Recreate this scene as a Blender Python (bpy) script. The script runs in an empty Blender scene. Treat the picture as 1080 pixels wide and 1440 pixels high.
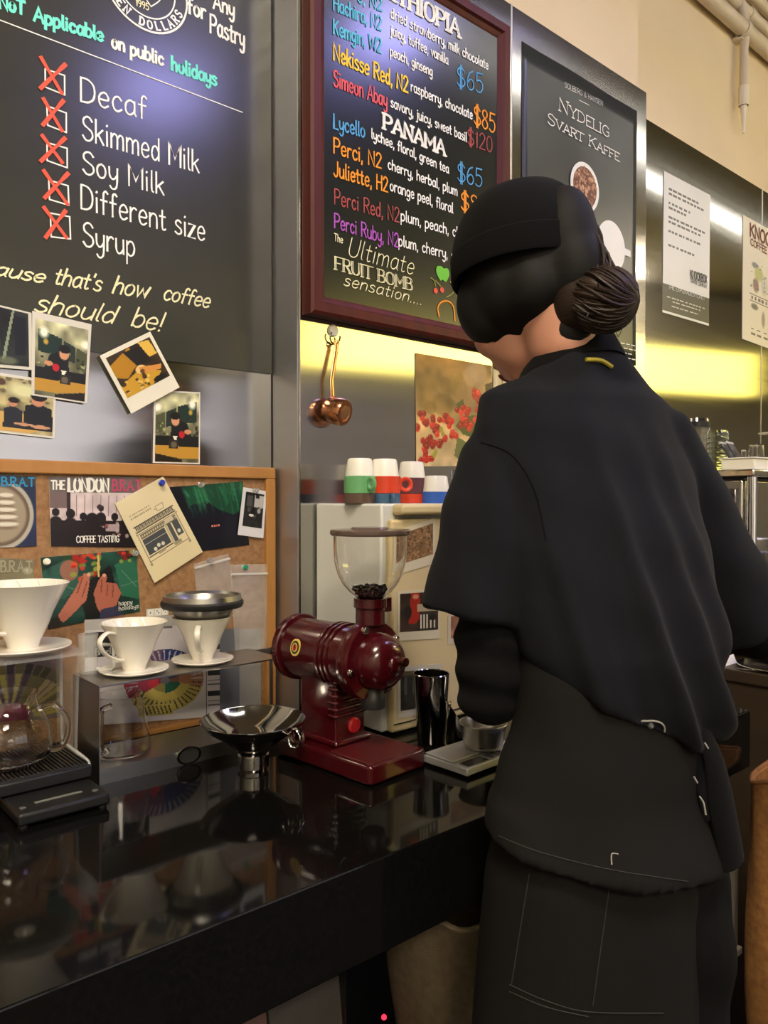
import bpy, bmesh, math, random
import numpy as np
from mathutils import Vector, Matrix
from mathutils.bvhtree import BVHTree

# ------------------------------------------------------------------ camera
S = bpy.context.scene
COL = S.collection
F = 1090.0; TH = math.radians(41.1); CZ = 1.29; HY = 705.0
sT, cT = math.sin(TH), math.cos(TH)
cam = bpy.data.cameras.new('camera'); camo = bpy.data.objects.new('camera', cam); COL.objects.link(camo)
cam.sensor_fit = 'VERTICAL'; cam.sensor_height = 36.0; cam.lens = F / 1440 * 36.0
cam.clip_start = 0.02
camo.location = (0, 0, CZ)
camo.rotation_euler = (math.radians(90) - math.atan(15 / F), 0, -TH)
S.camera = camo
# ------------------------------------------------------------------ world + exposure
w = bpy.data.worlds.new('world'); S.world = w; w.use_nodes = True
w.node_tree.nodes['Background'].inputs[0].default_value = (0.9, 0.85, 0.75, 1)
w.node_tree.nodes['Background'].inputs[1].default_value = 0.05
S.view_settings.view_transform = 'Standard'; S.view_settings.look = 'None'
S.view_settings.gamma = 1; S.view_settings.use_curve_mapping = False
S.view_settings.exposure = 0.0
# light strengths (watts for the area lamps inside the fittings, radiance for the diffusers)
STRIP_E = 18.0
GLOW_BAND_E = (6.8, 5.4, 1.0)  # glow of the added box mirrored in the steel
COOL_E = 46.0
WARM_E = 64.0; ROOM_E = 24.0; DAY_FILL_E = 1.1

# ------------------------------------------------------------------ helpers
def at_y(x, y, Y):                       # the point of the plane Y seen at a pixel of the photograph
    u = (x - 540) / F; d = Y / (cT - u * sT)
    return Vector((d * (sT + u * cT), Y, CZ - (y - HY) / F * d))
def at_z(x, y, Z):
    d = (CZ - Z) * F / (y - HY); u = (x - 540) / F
    return Vector((d * (sT + u * cT), d * (cT - u * sT), Z))
def at_d(x, y, d):
    u = (x - 540) / F
    return Vector((d * (sT + u * cT), d * (cT - u * sT), CZ - (y - HY) / F * d))
def lin(c):
    return tuple((v / 12.92 if v <= .04045 else ((v + .055) / 1.055) ** 2.4) for v in c)
def rgb(r, g, b): return lin((r / 255, g / 255, b / 255))

MATS = {}
def mat(name, col=(.5, .5, .5), rough=.5, metal=0, trans=0, ior=1.45, emit=None, es=1, noise=None, bump=None,
        coat=0, spec=.5, streak=None, alpha=1, sheen=0, aniso=0):
    if name in MATS: return MATS[name]
    m = bpy.data.materials.new(name); m.use_nodes = True; nt = m.node_tree; b = nt.nodes['Principled BSDF']
    I = b.inputs
    I['Base Color'].default_value = (*col, 1); I['Roughness'].default_value = rough; I['Metallic'].default_value = metal
    I['Transmission Weight'].default_value = trans; I['IOR'].default_value = ior
    I['Coat Weight'].default_value = coat; I['Specular IOR Level'].default_value = spec; I['Alpha'].default_value = alpha
    I['Sheen Weight'].default_value = sheen
    if coat: I['Coat Roughness'].default_value = .05
    if emit: I['Emission Color'].default_value = (*emit, 1); I['Emission Strength'].default_value = es
    N = nt.nodes; Lk = nt.links
    tc = N.new('ShaderNodeTexCoord')
    if noise:                            # (scale xyz, amount, second colour)
        mp = N.new('ShaderNodeMapping'); mp.inputs['Scale'].default_value = noise[0]
        nz = N.new('ShaderNodeTexNoise'); nz.inputs['Scale'].default_value = 1; nz.inputs['Detail'].default_value = 5
        rp = N.new('ShaderNodeValToRGB'); rp.color_ramp.elements[0].position = .5 - noise[1]; rp.color_ramp.elements[1].position = .5 + noise[1]
        rp.color_ramp.elements[0].color = (*col, 1); rp.color_ramp.elements[1].color = (*noise[2], 1)
        Lk.new(tc.outputs['Object'], mp.inputs[0]); Lk.new(mp.outputs[0], nz.inputs['Vector']); Lk.new(nz.outputs[0], rp.inputs[0])
        Lk.new(rp.outputs[0], I['Base Color'])
    if streak:                           # (scale xyz, rough low, rough high)
        mp = N.new('ShaderNodeMapping'); mp.inputs['Scale'].default_value = streak[0]
        nz = N.new('ShaderNodeTexNoise'); nz.inputs['Scale'].default_value = 1; nz.inputs['Detail'].default_value = 6
        mr = N.new('ShaderNodeMapRange'); mr.inputs[3].default_value = streak[1]; mr.inputs[4].default_value = streak[2]
        mr.inputs[1].default_value = .3; mr.inputs[2].default_value = .7
        Lk.new(tc.outputs['Object'], mp.inputs[0]); Lk.new(mp.outputs[0], nz.inputs['Vector']); Lk.new(nz.outputs[0], mr.inputs[0])
        Lk.new(mr.outputs[0], I['Roughness'])
    if aniso:                            # brushed sheet: reflections spread sideways along the wall
        I['Anisotropic'].default_value = aniso; cx = N.new('ShaderNodeCombineXYZ'); cx.inputs[0].default_value = 1
        Lk.new(cx.outputs[0], I['Tangent'])
    if bump:                             # (scale xyz, strength, distance)
        mp = N.new('ShaderNodeMapping'); mp.inputs['Scale'].default_value = bump[0]
        nz = N.new('ShaderNodeTexNoise'); nz.inputs['Scale'].default_value = 1; nz.inputs['Detail'].default_value = 4
        bp = N.new('ShaderNodeBump'); bp.inputs['Strength'].default_value = bump[1]; bp.inputs['Distance'].default_value = bump[2]
        Lk.new(tc.outputs['Object'], mp.inputs[0]); Lk.new(mp.outputs[0], nz.inputs['Vector']); Lk.new(nz.outputs[0], bp.inputs['Height'])
        Lk.new(bp.outputs[0], I['Normal'])
    MATS[name] = m
    return m

def pic_mat(rough=.35):
    k = 'printed picture %.2f' % rough
    if k in MATS: return MATS[k]
    m = bpy.data.materials.new(k); m.use_nodes = True; nt = m.node_tree; b = nt.nodes['Principled BSDF']
    a = nt.nodes.new('ShaderNodeAttribute'); a.attribute_name = 'Col'
    nt.links.new(a.outputs['Color'], b.inputs['Base Color']); b.inputs['Roughness'].default_value = rough
    MATS[k] = m; return m

def tag(o, label, cat, group=None, kind=None):
    o['label'] = label; o['category'] = cat
    if group: o['group'] = group
    if kind: o['kind'] = kind
    return o
def empty(name, loc, label=None, cat=None, group=None, rz=0):
    o = bpy.data.objects.new(name, None); COL.objects.link(o); o.location = loc; o.rotation_euler = (0, 0, rz)
    o.empty_display_size = .05
    if label: tag(o, label, cat, group)
    return o

class MB:
    def __init__(s): s.v = []; s.f = []; s.m = []
    def add(s, vs, fs, m=0):
        n = len(s.v); s.v += [tuple(p) for p in vs]; s.f += [tuple(i + n for i in f) for f in fs]; s.m += [m] * len(fs); return s
    def box(s, lo, hi, m=0, M=None):
        x0, y0, z0 = lo; x1, y1, z1 = hi
        vs = [Vector(p) for p in ((x0,y0,z0),(x1,y0,z0),(x1,y1,z0),(x0,y1,z0),(x0,y0,z1),(x1,y0,z1),(x1,y1,z1),(x0,y1,z1))]
        if M: vs = [M @ p for p in vs]
        return s.add(vs, [(0,3,2,1),(4,5,6,7),(0,1,5,4),(1,2,6,5),(2,3,7,6),(3,0,4,7)], m)
    def loft(s, rings, caps=True, closed=False, m=0):
        n = len(rings[0]); vs = [p for r in rings for p in r]; fs = []
        R = len(rings)
        for i in range(R if closed else R - 1):
            a = i * n; b = ((i + 1) % R) * n
            for j in range(n):
                k = (j + 1) % n; fs.append((a + j, a + k, b + k, b + j))
        if caps and not closed:
            fs.append(tuple(range(n))[::-1]); fs.append(tuple((R - 1) * n + j for j in range(n)))
        return s.add(vs, fs, m)
    def lathe(s, prof, c=(0,0,0), axis=(0,0,1), n=40, m=0, closed=False, caps=True, sx=1, sy=1):
        ax = Vector(axis).normalized(); q = Vector((0,0,1)).rotation_difference(ax); c = Vector(c)
        rings = [[c + q @ Vector((r * sx * math.cos(t), r * sy * math.sin(t), z)) for t in [2 * math.pi * j / n for j in range(n)]] for r, z in prof]
        return s.loft(rings, caps=caps, closed=closed, m=m)
    def tube(s, pts, r, n=8, closed=False, m=0, flat=1.0, up=None):
        pts = [Vector(p) for p in pts]; N = len(pts)
        rs = r if isinstance(r, (list, tuple)) else [r] * N
        rings = []; prev = None
        for i, p in enumerate(pts):
            if closed: t = pts[(i + 1) % N] - pts[i - 1]
            else: t = pts[min(i + 1, N - 1)] - pts[max(i - 1, 0)]
            t = t.normalized() if t.length > 1e-9 else Vector((0,0,1))
            if prev is None:
                h = Vector(up) if up else (Vector((0,0,1)) if abs(t.z) < .9 else Vector((1,0,0)))
            else: h = prev
            a = h - t * h.dot(t); a = a.normalized() if a.length > 1e-9 else t.orthogonal().normalized()
            prev = a; b = t.cross(a)
            rings.append([p + a * rs[i] * math.cos(w) + b * rs[i] * flat * math.sin(w) for w in [2 * math.pi * j / n for j in range(n)]])
        return s.loft(rings, caps=True, closed=closed, m=m)
    def ell(s, c, r, M=None, n=20, k=14, m=0):
        c = Vector(c); rings = []
        for i in range(k + 1):
            ph = math.pi * (i + .02 if i == 0 else i - .02 if i == k else i) / k
            ring = []
            for j in range(n):
                th = 2 * math.pi * j / n
                p = Vector((r[0] * math.sin(ph) * math.cos(th), r[1] * math.sin(ph) * math.sin(th), -r[2] * math.cos(ph)))
                ring.append(c + (M @ p if M else p))
            rings.append(ring)
        return s.loft(rings, m=m)
    def prism(s, poly, n_vec, m=0):      # poly: 3D outline, swept along n_vec
        n = len(poly); vs = [Vector(p) for p in poly] + [Vector(p) + Vector(n_vec) for p in poly]
        fs = [tuple(range(n))[::-1], tuple(range(n, 2 * n))] + [(j, (j + 1) % n, n + (j + 1) % n, n + j) for j in range(n)]
        return s.add(vs, fs, m)
    def build(s, name, mats, parent=None, smooth=True, bevel=0, seg=2, origin=None, subsurf=0, fix=True):
        me = bpy.data.meshes.new(name)
        off = Vector((0,0,0)) if origin is None else Vector(origin)
        me.from_pydata([tuple(Vector(p) - off) for p in s.v], [], s.f)
        mats = mats if isinstance(mats, (list, tuple)) else [mats]
        for m in mats: me.materials.append(m)
        if len(mats) > 1: me.polygons.foreach_set('material_index', s.m)
        if fix:
            bm = bmesh.new(); bm.from_mesh(me); bmesh.ops.recalc_face_normals(bm, faces=bm.faces); bm.to_mesh(me); bm.free()
        if smooth:
            me.polygons.foreach_set('use_smooth', [True] * len(me.polygons))
            try: me.set_sharp_from_angle(angle=math.radians(38))
            except Exception: pass
        o = bpy.data.objects.new(name, me); COL.objects.link(o)
        if parent: o.parent = parent
        elif origin is not None: o.location = off
        if bevel:
            b = o.modifiers.new('b', 'BEVEL'); b.width = bevel; b.segments = seg; b.limit_method = 'ANGLE'; b.angle_limit = math.radians(40); b.harden_normals = False
        if subsurf:
            b = o.modifiers.new('s', 'SUBSURF'); b.levels = subsurf; b.render_levels = subsurf
        return o

def struct(name, mb, m, bevel=0, smooth=False):
    o = mb.build(name, m, smooth=smooth, bevel=bevel); o['kind'] = 'structure'; return o
def cr(pts, k=5, closed=False):          # Catmull-Rom
    P = [Vector(p) for p in pts]; n = len(P); out = []
    if n < 3 and not closed: return P
    for i in range(n if closed else n - 1):
        if closed: a, b, c, d = P[i-1], P[i], P[(i+1) % n], P[(i+2) % n]
        else: a, b, c, d = P[max(i-1,0)], P[i], P[i+1], P[min(i+2,n-1)]
        for j in range(k):
            t = j / k
            out.append(.5 * ((2*b) + (c-a)*t + (2*a-5*b+4*c-d)*t*t + (3*b-a-3*c+d)*t**3))
    if not closed: out.append(P[-1])
    return out
def copy_tree(o, parent=None):
    c = o.copy(); COL.objects.link(c)
    if parent: c.parent = parent
    for ch in [x for x in bpy.data.objects if x.parent == o]: copy_tree(ch, c)
    return c

# ------------------------------------------------------------------ single-stroke hand lettering
G = {
'A':(6.5,"|0,0 3.2,10 6.5,0;|1.2,3.6 5.3,3.6"),'B':(6,"|0.5,0 0.5,10;0.5,10 3.5,10 5,8.7 5,6.8 3.4,5.3 0.5,5.2;0.5,5.2 4,5.2 5.8,3.8 5.6,1.2 3.8,0 0.5,0"),
'C':(6.5,"6,8.2 4.6,9.8 2.6,9.9 0.8,7.8 0.4,5 0.9,2 2.8,0.1 4.8,0.2 6.2,1.8"),'D':(6.5,"|0.5,0 0.5,10;0.5,10 3.4,9.8 5.6,8 6.2,5 5.5,1.9 3.3,0.2 0.5,0"),
'E':(5.5,"|5.3,10 0.5,10 0.5,0 5.3,0;|0.5,5.2 4.2,5.2"),'F':(5.3,"|5.2,10 0.5,10 0.5,0;|0.5,5.2 4.2,5.2"),
'G':(6.8,"6,8.2 4.6,9.8 2.6,9.9 0.8,7.8 0.4,5 0.9,2 2.8,0.1 4.8,0.2 6.3,1.6;|6.3,1.6 6.3,4.6 4,4.6"),'H':(6.2,"|0.5,0 0.5,10;|5.8,0 5.8,10;|0.5,5.2 5.8,5.2"),
'I':(1.8,"|0.9,0 0.9,10"),'J':(4.8,"4.2,10 4.2,3 3.6,0.7 2,0 0.4,1.6"),'K':(6,"|0.5,0 0.5,10;|5.6,10 0.6,4.6;|2,6 5.9,0"),
'L':(5,"|0.5,10 0.5,0 5,0"),'M':(8,"|0.5,0 0.5,10 4,3 7.5,10 7.5,0"),'N':(6.6,"|0.5,0 0.5,10 6,0 6,10"),
'O':(7,"3.5,10 1.2,8.7 0.4,5 1.2,1.3 3.5,0 5.8,1.3 6.6,5 5.8,8.7 3.5,10"),'P':(5.8,"|0.5,0 0.5,10;0.5,10 3.8,10 5.5,8.5 5.5,6.5 3.8,4.8 0.5,4.7"),
'Q':(7,"3.5,10 1.2,8.7 0.4,5 1.2,1.3 3.5,0 5.8,1.3 6.6,5 5.8,8.7 3.5,10;|4.4,2.4 6.8,-0.6"),'R':(6,"|0.5,0 0.5,10;0.5,10 3.8,10 5.4,8.6 5.4,6.8 3.8,5.2 0.5,5;|2.8,5 5.9,0"),
'S':(5.8,"5.3,8.4 4,9.8 2.2,9.9 0.7,8.4 1.1,6.4 3.2,5.2 5.1,4 5.5,1.9 4,0.2 2,0.1 0.4,1.7"),'T':(6,"|0,10 6,10;|3,10 3,0"),
'U':(6.4,"0.5,10 0.5,3.4 1.4,0.8 3.2,0 5,0.8 5.9,3.4 5.9,10"),'V':(6.4,"|0,10 3.2,0 6.4,10"),'W':(9,"|0,10 2.2,0 4.5,8 6.8,0 9,10"),
'X':(6,"|0.2,10 5.8,0;|5.8,10 0.2,0"),'Y':(6,"|0,10 3,5 6,10;|3,5 3,0"),'Z':(6,"|0.3,10 5.8,10 0.2,0 5.9,0"),
'a':(5.2,"4.4,5.6 2.6,6.4 0.9,5 0.5,2.8 1.1,0.7 2.6,0.1 4.2,1.6 4.5,3.6;|4.5,6.2 4.6,1 5.2,0.1"),'b':(5,"|0.5,10 0.5,0.2;0.5,4.4 1.8,6.1 3.6,6 4.7,3.6 4,0.9 2.2,0 0.5,1.2"),
'c':(4.6,"4.3,5 3,6.3 1.4,5.7 0.5,3.4 1.2,0.8 2.8,0 4.4,1.2"),'d':(5.2,"4.4,4.4 3,6.2 1.3,5.6 0.5,3 1.2,0.6 2.7,0.1 4.3,1.8;|4.6,10 4.6,0.1"),
'e':(4.9,"0.7,3.2 4.4,3.5 4,5.6 2.6,6.4 1,5.2 0.5,3 1.2,0.7 2.8,0 4.5,1.1"),'f':(3.8,"3.8,9.2 2.8,10 1.8,9.2 1.6,7 1.6,0;|0.2,5.8 3.4,5.8"),
'g':(5,"4.3,5 2.7,6.3 1.1,5.3 0.5,3 1.3,0.8 2.8,0.5 4.2,2.2;4.5,6.2 4.5,-1 3.8,-3 2.2,-3.5 0.7,-2.4"),'h':(5,"|0.5,10 0.5,0;0.5,4 1.8,6 3.4,6 4.3,4.6 4.4,0"),
'i':(1.7,"|0.8,6.2 0.9,0;|0.7,8.4 0.95,8.9"),'j':(2.4,"1.6,6.2 1.6,-1.6 1,-3.2 -0.4,-3;|1.5,8.4 1.75,8.9"),'k':(4.7,"|0.5,10 0.5,0;|4.2,6.2 0.6,2.8;|1.8,3.8 4.6,0"),
'l':(1.8,"0.8,10 0.8,1.4 1.7,0.1"),'m':(7.6,"|0.5,6.2 0.5,0;0.5,4.4 1.8,6.1 3,6 3.8,4.6 3.8,0;3.8,4.4 5.2,6.1 6.4,6 7,4.6 7.1,0"),'n':(5,"|0.5,6.2 0.5,0;0.5,4.2 1.9,6.1 3.5,6 4.4,4.6 4.5,0"),
'o':(5,"2.5,6.3 0.9,5.2 0.4,3.1 1,0.9 2.5,0 4,0.9 4.6,3.1 4,5.3 2.5,6.3"),'p':(5,"|0.5,6.2 0.5,-3.6;0.5,4.4 1.8,6.1 3.6,6 4.7,3.6 4,0.9 2.2,0 0.5,1.2"),
'q':(5,"4.3,5 2.7,6.3 1.1,5.3 0.5,3 1.3,0.6 2.8,0.2 4.2,2;|4.5,6.2 4.5,-3.6"),'r':(3.8,"|0.5,6.2 0.5,0;0.5,4 1.6,5.8 2.8,6.3 3.7,5.7"),
's':(4.3,"3.8,5.4 2.4,6.3 0.9,5.6 0.9,4.2 2.3,3.3 3.8,2.4 3.8,0.8 2.2,0 0.4,0.8"),'t':(3.6,"1.6,8.8 1.6,1.4 2.4,0.1 3.5,0.6;|0.1,6 3.3,6"),
'u':(5,"0.5,6.2 0.6,1.8 1.7,0.1 3.2,0.4 4.4,2.2;|4.5,6.2 4.6,0.1"),'v':(4.6,"|0.2,6.2 2.3,0 4.4,6.2"),'w':(6.8,"|0.2,6.2 1.8,0 3.4,5 5,0 6.6,6.2"),
'x':(4.6,"|0.3,6.2 4.3,0;|4.3,6.2 0.3,0"),'y':(4.8,"0.4,6.2 0.6,2.6 1.8,1 3.2,1.4 4.3,3;4.5,6.2 4.3,-1 3.4,-3.2 1.8,-3.5 0.8,-2.4"),'z':(4.5,"|0.4,6.1 4.2,6.1 0.3,0 4.3,0"),
'0':(5.6,"2.8,10 0.9,8.4 0.4,5 0.9,1.6 2.8,0 4.7,1.6 5.2,5 4.7,8.4 2.8,10"),'1':(2.8,"|0.3,8 1.8,10 1.8,0"),'2':(5.6,"0.6,8 1.6,9.7 3.4,10 4.9,8.6 4.7,6.4 0.4,0.1;|0.4,0.1 5.4,0.1"),
'5':(5.4,"|5,10 1,10 0.7,5.6;0.7,5.6 2.6,6.3 4.6,5.2 5,2.8 3.8,0.5 1.8,0 0.3,1"),'6':(5.4,"4.4,9.8 2,8.4 0.6,5 0.6,2 2,0.1 4,0.4 5,2.4 4.4,4.8 2.6,5.4 0.8,3.6"),
'8':(5.4,"2.7,10 1,9 0.9,7 2.7,5.4 4.6,3.6 4.8,1.4 2.7,0 0.6,1.4 0.8,3.6 2.7,5.4 4.4,7 4.4,9 2.7,10"),'9':(5.4,"4.8,7 3,5 1.2,5.4 0.5,7.6 1.4,9.7 3.2,10 4.6,8.6 4.8,6 4,2 2.6,0"),
'$':(5.8,"5.3,8.2 4,9.6 2.2,9.7 0.7,8.2 1.1,6.3 3.2,5.2 5.1,4 5.5,2 4,0.4 2,0.3 0.4,1.7;|2.5,11.2 2.5,-1.2;|3.5,11.2 3.5,-1.2"),
',':(1.6,"|1,0.8 0.6,-1.6"),'.':(1.6,"|0.7,0 0.9,0.5"),"'":(1.6,"|1,10 0.7,8"),'!':(2,"|1,10 1,2.6;|0.9,0 1.1,0.5"),'&':(6.5,"6.2,0 2,7 1.8,9 3,10 4.2,8.8 3.6,7 1,4 0.5,2 1.8,0.1 4,0.4 6,3.6"),
'-':(4,"|0.5,5 3.5,5"),' ':(3.2,""),':':(1.6,"|0.7,0 0.9,0.5;|0.7,5 0.9,5.5"),'+':(4,"|0.3,4 3.7,4;|2,2 2,6")}
def strokes(text, serif=False, small=None, gap=1.0):
    """list of polylines in glyph units (cap height 10) and the total width"""
    out = []; x = 0
    for ch in text:
        k = 1.0
        if small and ch.islower(): k = small; ch = ch.upper()
        wd, st = G.get(ch, G['-'])
        for s in [q for q in st.split(';') if q]:
            straight = s[0] == '|'; pts = [tuple(map(float, p.split(','))) for p in s.strip('|').split()]
            P = [Vector((a, b, 0)) for a, b in pts]
            if not straight: P = cr(P, 4)
            P = [Vector((x + p.x * k, p.y * k, 0)) for p in P]
            out.append(P)
            if serif and straight:
                for e in (P[0], P[-1]):
                    if abs(e.y) < .1 or abs(e.y - 10 * k) < .1: out.append([e + Vector((-.9, 0, 0)), e + Vector((.9, 0, 0))])
        x += wd * k + gap * k
    return out, x - gap
def ribbons(mb, lines, fn, wid, lift, m=0, pen=.0, seed=0):
    """flat chalk strokes; fn maps (x, y) to the surface, lift is the offset along its normal"""
    rnd = random.Random(seed); n0 = Vector(lift)
    for si, P in enumerate(lines):
        nrm = n0 * (1 + .02 * (si % 40))
        W = [fn(p.x, p.y) for p in P]
        W = [W[0]] + [W[i] for i in range(1, len(W)) if (W[i] - W[i-1]).length > 1e-6]
        if len(W) < 2: continue
        L = []; R = []
        t0 = (W[1] - W[0]).normalized(); t1 = (W[-1] - W[-2]).normalized()
        W[0] = W[0] - t0 * wid * .35; W[-1] = W[-1] + t1 * wid * .35
        up = nrm.normalized()
        for i, p in enumerate(W):
            t = (W[min(i+1, len(W)-1)] - W[max(i-1, 0)]).normalized(); sd = up.cross(t)
            hw = wid * .5 * (1 + pen * (rnd.random() - .5))
            if 0 < i < len(W) - 1:
                c = (W[i] - W[i-1]).normalized().dot((W[i+1] - W[i]).normalized()); hw /= max(.55, math.sqrt(max(0, (1 + c) / 2)))
            L.append(p + sd * hw + nrm); R.append(p - sd * hw + nrm)
        n = len(W); mb.add(L + R, [(i, i + 1, n + i + 1, n + i) for i in range(n - 1)], m)
def text_px(mb, text, p0, p1, cap, Y, wid=.0028, m=0, serif=False, small=None, shear=0, lift=.0008, pen=.3, dbl=0, gap=1.0, seed=0):
    """hand lettering on a plane facing -Y: baseline between two photograph pixels, cap height in pixels at its start"""
    a = at_y(*p0, Y); b = at_y(*p1, Y); lines, tw = strokes(text, serif, small, gap)
    u0 = (p0[0] - 540) / F; d = Y / (cT - u0 * sT); h = cap * d / F
    ex = (b - a) / tw; 
    fn = lambda x, y: a + ex * (x + shear * y) + Vector((0, 0, h * y / 10))
    ribbons(mb, lines, fn, wid, (0, -lift, 0), m, pen, seed)
    if dbl:
        l2 = [[p + Vector((dbl, 0, 0)) for p in l] for l in lines]
        ribbons(mb, l2, fn, wid * .7, (0, -lift * 1.9, 0), m, pen, seed)

# ------------------------------------------------------------------ printed pictures: colour grids painted in numpy
class Pic:
    def __init__(s, w, h, bg=(.5,.5,.5)):
        s.w, s.h = w, h; s.a = np.ones((h, w, 3)) * np.array(bg)
        s.X, s.Y = np.meshgrid((np.arange(w) + .5) / w, (np.arange(h) + .5) / h)
    def mask(s, m, c, o=1.0): m = (m * o)[..., None]; s.a = s.a * (1 - m) + np.array(c) * m; return s
    def rect(s, x0, y0, x1, y1, c, o=1.0): return s.mask(((s.X >= x0) & (s.X < x1) & (s.Y >= y0) & (s.Y < y1)).astype(float), c, o)
    def ell(s, x, y, rx, ry, c, o=1.0, soft=.12):
        d = np.sqrt(((s.X - x) / rx) ** 2 + ((s.Y - y) / ry) ** 2); return s.mask(np.clip((1 - d) / soft, 0, 1), c, o)
    def poly(s, pts, c, o=1.0):
        m = np.zeros_like(s.X, bool); n = len(pts)
        for i in range(n):
            x0, y0 = pts[i]; x1, y1 = pts[(i + 1) % n]
            if y0 == y1: continue
            k = ((s.Y < y0) != (s.Y < y1)) & (s.X < (x1 - x0) * (s.Y - y0) / (y1 - y0) + x0); m ^= k
        return s.mask(m.astype(float), c, o)
    def grad(s, c0, c1, y0=0, y1=1):
        t = np.clip((s.Y - y0) / (y1 - y0), 0, 1)[..., None]; s.a = np.array(c0) * (1 - t) + np.array(c1) * t; return s
    def noise(s, n, amp, seed=1):
        r = np.random.RandomState(seed); g = r.rand(n + 2, n + 2)
        fx = s.X * n; fy = s.Y * n; ix = fx.astype(int); iy = fy.astype(int); tx = fx - ix; ty = fy - iy
        v = (g[iy, ix] * (1 - tx) + g[iy, ix + 1] * tx) * (1 - ty) + (g[iy + 1, ix] * (1 - tx) + g[iy + 1, ix + 1] * tx) * ty
        s.a = np.clip(s.a * (1 + amp * (v[..., None] - .5) * 2), 0, 1); return s
    def blobs(s, n, box, cols, r, seed=1, o=.9):
        R = random.Random(seed)
        for i in range(n):
            k = r * R.uniform(.6, 1.3); s.ell(R.uniform(box[0], box[2]), R.uniform(box[1], box[3]), k, k * R.uniform(.6, 1.2) * s.w / s.h, R.choice(cols), o, .3)
        return s
    def line(s, x0, y0, x1, y1, t, c, o=1.0):
        dx, dy = x1 - x0, y1 - y0; L2 = dx * dx + dy * dy + 1e-9
        u = np.clip(((s.X - x0) * dx + (s.Y - y0) * dy) / L2, 0, 1); d = np.hypot(s.X - x0 - u * dx, s.Y - y0 - u * dy)
        return s.mask((d < t).astype(float), c, o)
def pic_grid(name, pic, q, nrm, parent, origin=None, rough=.35, bend=None):
    """q: TL TR BR BL corners in space"""
    w, h = pic.w, pic.h; tl, tr, br, bl = [Vector(p) for p in q]; nrm = Vector(nrm); vs = []
    off = Vector(origin) if origin is not None else Vector((0, 0, 0))
    for j in range(h + 1):
        v = j / h
        for i in range(w + 1):
            u = i / w; p = (tl * (1-u) + tr * u) * (1-v) + (bl * (1-u) + br * u) * v + nrm - off
            if bend: p = p + Vector(bend(u, v))
            vs.append(tuple(p))
    W = w + 1
    fs = [(j*W+i, j*W+i+1, (j+1)*W+i+1, (j+1)*W+i) for j in range(h) for i in range(w)]
    me = bpy.data.meshes.new(name); me.from_pydata(vs, [], fs)
    c = np.clip(pic.a, 0, 1); c = np.where(c <= .04045, c / 12.92, ((c + .055) / 1.055) ** 2.4)
    c = c.reshape(-1, 3)                                   # one colour per cell
    at = me.color_attributes.new('Col', 'FLOAT_COLOR', 'CORNER')
    rgba = np.ones((len(fs) * 4, 4), np.float32); rgba[:, :3] = np.repeat(c, 4, axis=0); at.data.foreach_set('color', rgba.ravel())
    me.materials.append(pic_mat(rough)); me.polygons.foreach_set('use_smooth', [True] * len(me.polygons))
    o = bpy.data.objects.new(name, me); COL.objects.link(o)
    if parent: o.parent = parent
    return o
def shrink(q, l, t, r, b):
    tl, tr, br, bl = q; f = lambda u, v: (tl * (1-u) + tr * u) * (1-v) + (bl * (1-u) + br * u) * v
    return [f(l, t), f(1-r, t), f(1-r, 1-b), f(l, 1-b)]
def card(name, px, Y, label, cat, pic=None, border=(0,0,0,0), col=(.85,.84,.8), thick=.0006, group=None, tilt=0, rough=.35):
    """a print or card lying on the plane Y: paper as the thing, the image as its part"""
    q = [at_y(x, y, Y) for x, y in px]
    mb = MB(); mb.prism(q, (0, -thick, 0))
    c = sum(q, Vector()) / 4
    o = mb.build(name, mat('paper %02d%02d%02d' % tuple(int(v * 99) for v in col), lin(col), .45), smooth=False, origin=c)
    tag(o, label, cat, group)
    if pic: pic_grid('printed_image', pic, shrink(q, *border), (0, -thick - .0004, 0), o, origin=c, rough=rough)
    return o, q, c
# ------------------------------------------------------------------ materials
steel = mat('brushed steel', (.46, .452, .435), .12, 1, streak=((.6, 6, 40), .105, .14), bump=((.8, 3, 6), .012, .0015), aniso=.9)
steel_r = mat('plain sheet steel', (.40, .392, .365), .09, 1, streak=((.6, 6, 40), .075, .105), bump=((1.0, 3, 2.5), .03, .002), aniso=.5)
steel_shelf = mat('satin steel', (.42, .41, .39), .3, 1)
chrome = mat('polished steel', (.62, .61, .59), .08, 1)
chrome_d = mat('dark polished steel', (.30, .29, .29), .1, 1)
cream = mat('cream painted plaster', rgb(226, 208, 172), .7, noise=((3, 3, 3), .35, rgb(214, 194, 158)), bump=((14, 14, 14), .25, .004))
ceil_m = mat('ceiling paint', rgb(112, 104, 90), .8)
floor_m = mat('dark floor tile', rgb(52, 48, 44), .5, noise=((6, 6, 6), .3, rgb(40, 37, 34)))
rear_m = mat('taupe painted wall', rgb(196, 192, 180), .7, noise=((.5, .5, 2.5), .3, rgb(172, 168, 156)))
board_m = mat('chalkboard', rgb(52, 53, 47), .22, noise=((2.2, 2.2, 4), .35, rgb(66, 66, 58)), spec=.7)
menu_m = mat('menu slate', rgb(26, 30, 27), .21, noise=((3, 3, 4), .35, rgb(31, 34, 31)), spec=.6)
granite = mat('black granite', (.0030, .0030, .0028), .06, noise=((160, 160, 160), .1, (.0045, .0043, .004)), spec=.28)
white_chalk = mat('white chalk', rgb(247, 247, 242), .8)
C = lambda n, r, g, b: mat(n, rgb(r, g, b), .75)
yellow_chalk = C('pale yellow chalk', 238, 234, 190); teal_chalk = C('teal chalk', 120, 236, 220); red_chalk = C('red chalk', 226, 92, 72)
cyan_chalk = C('cyan chalk', 92, 190, 226); blue_chalk = C('blue chalk', 84, 160, 214); gold_chalk = C('yellow chalk', 246, 206, 70)
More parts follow.
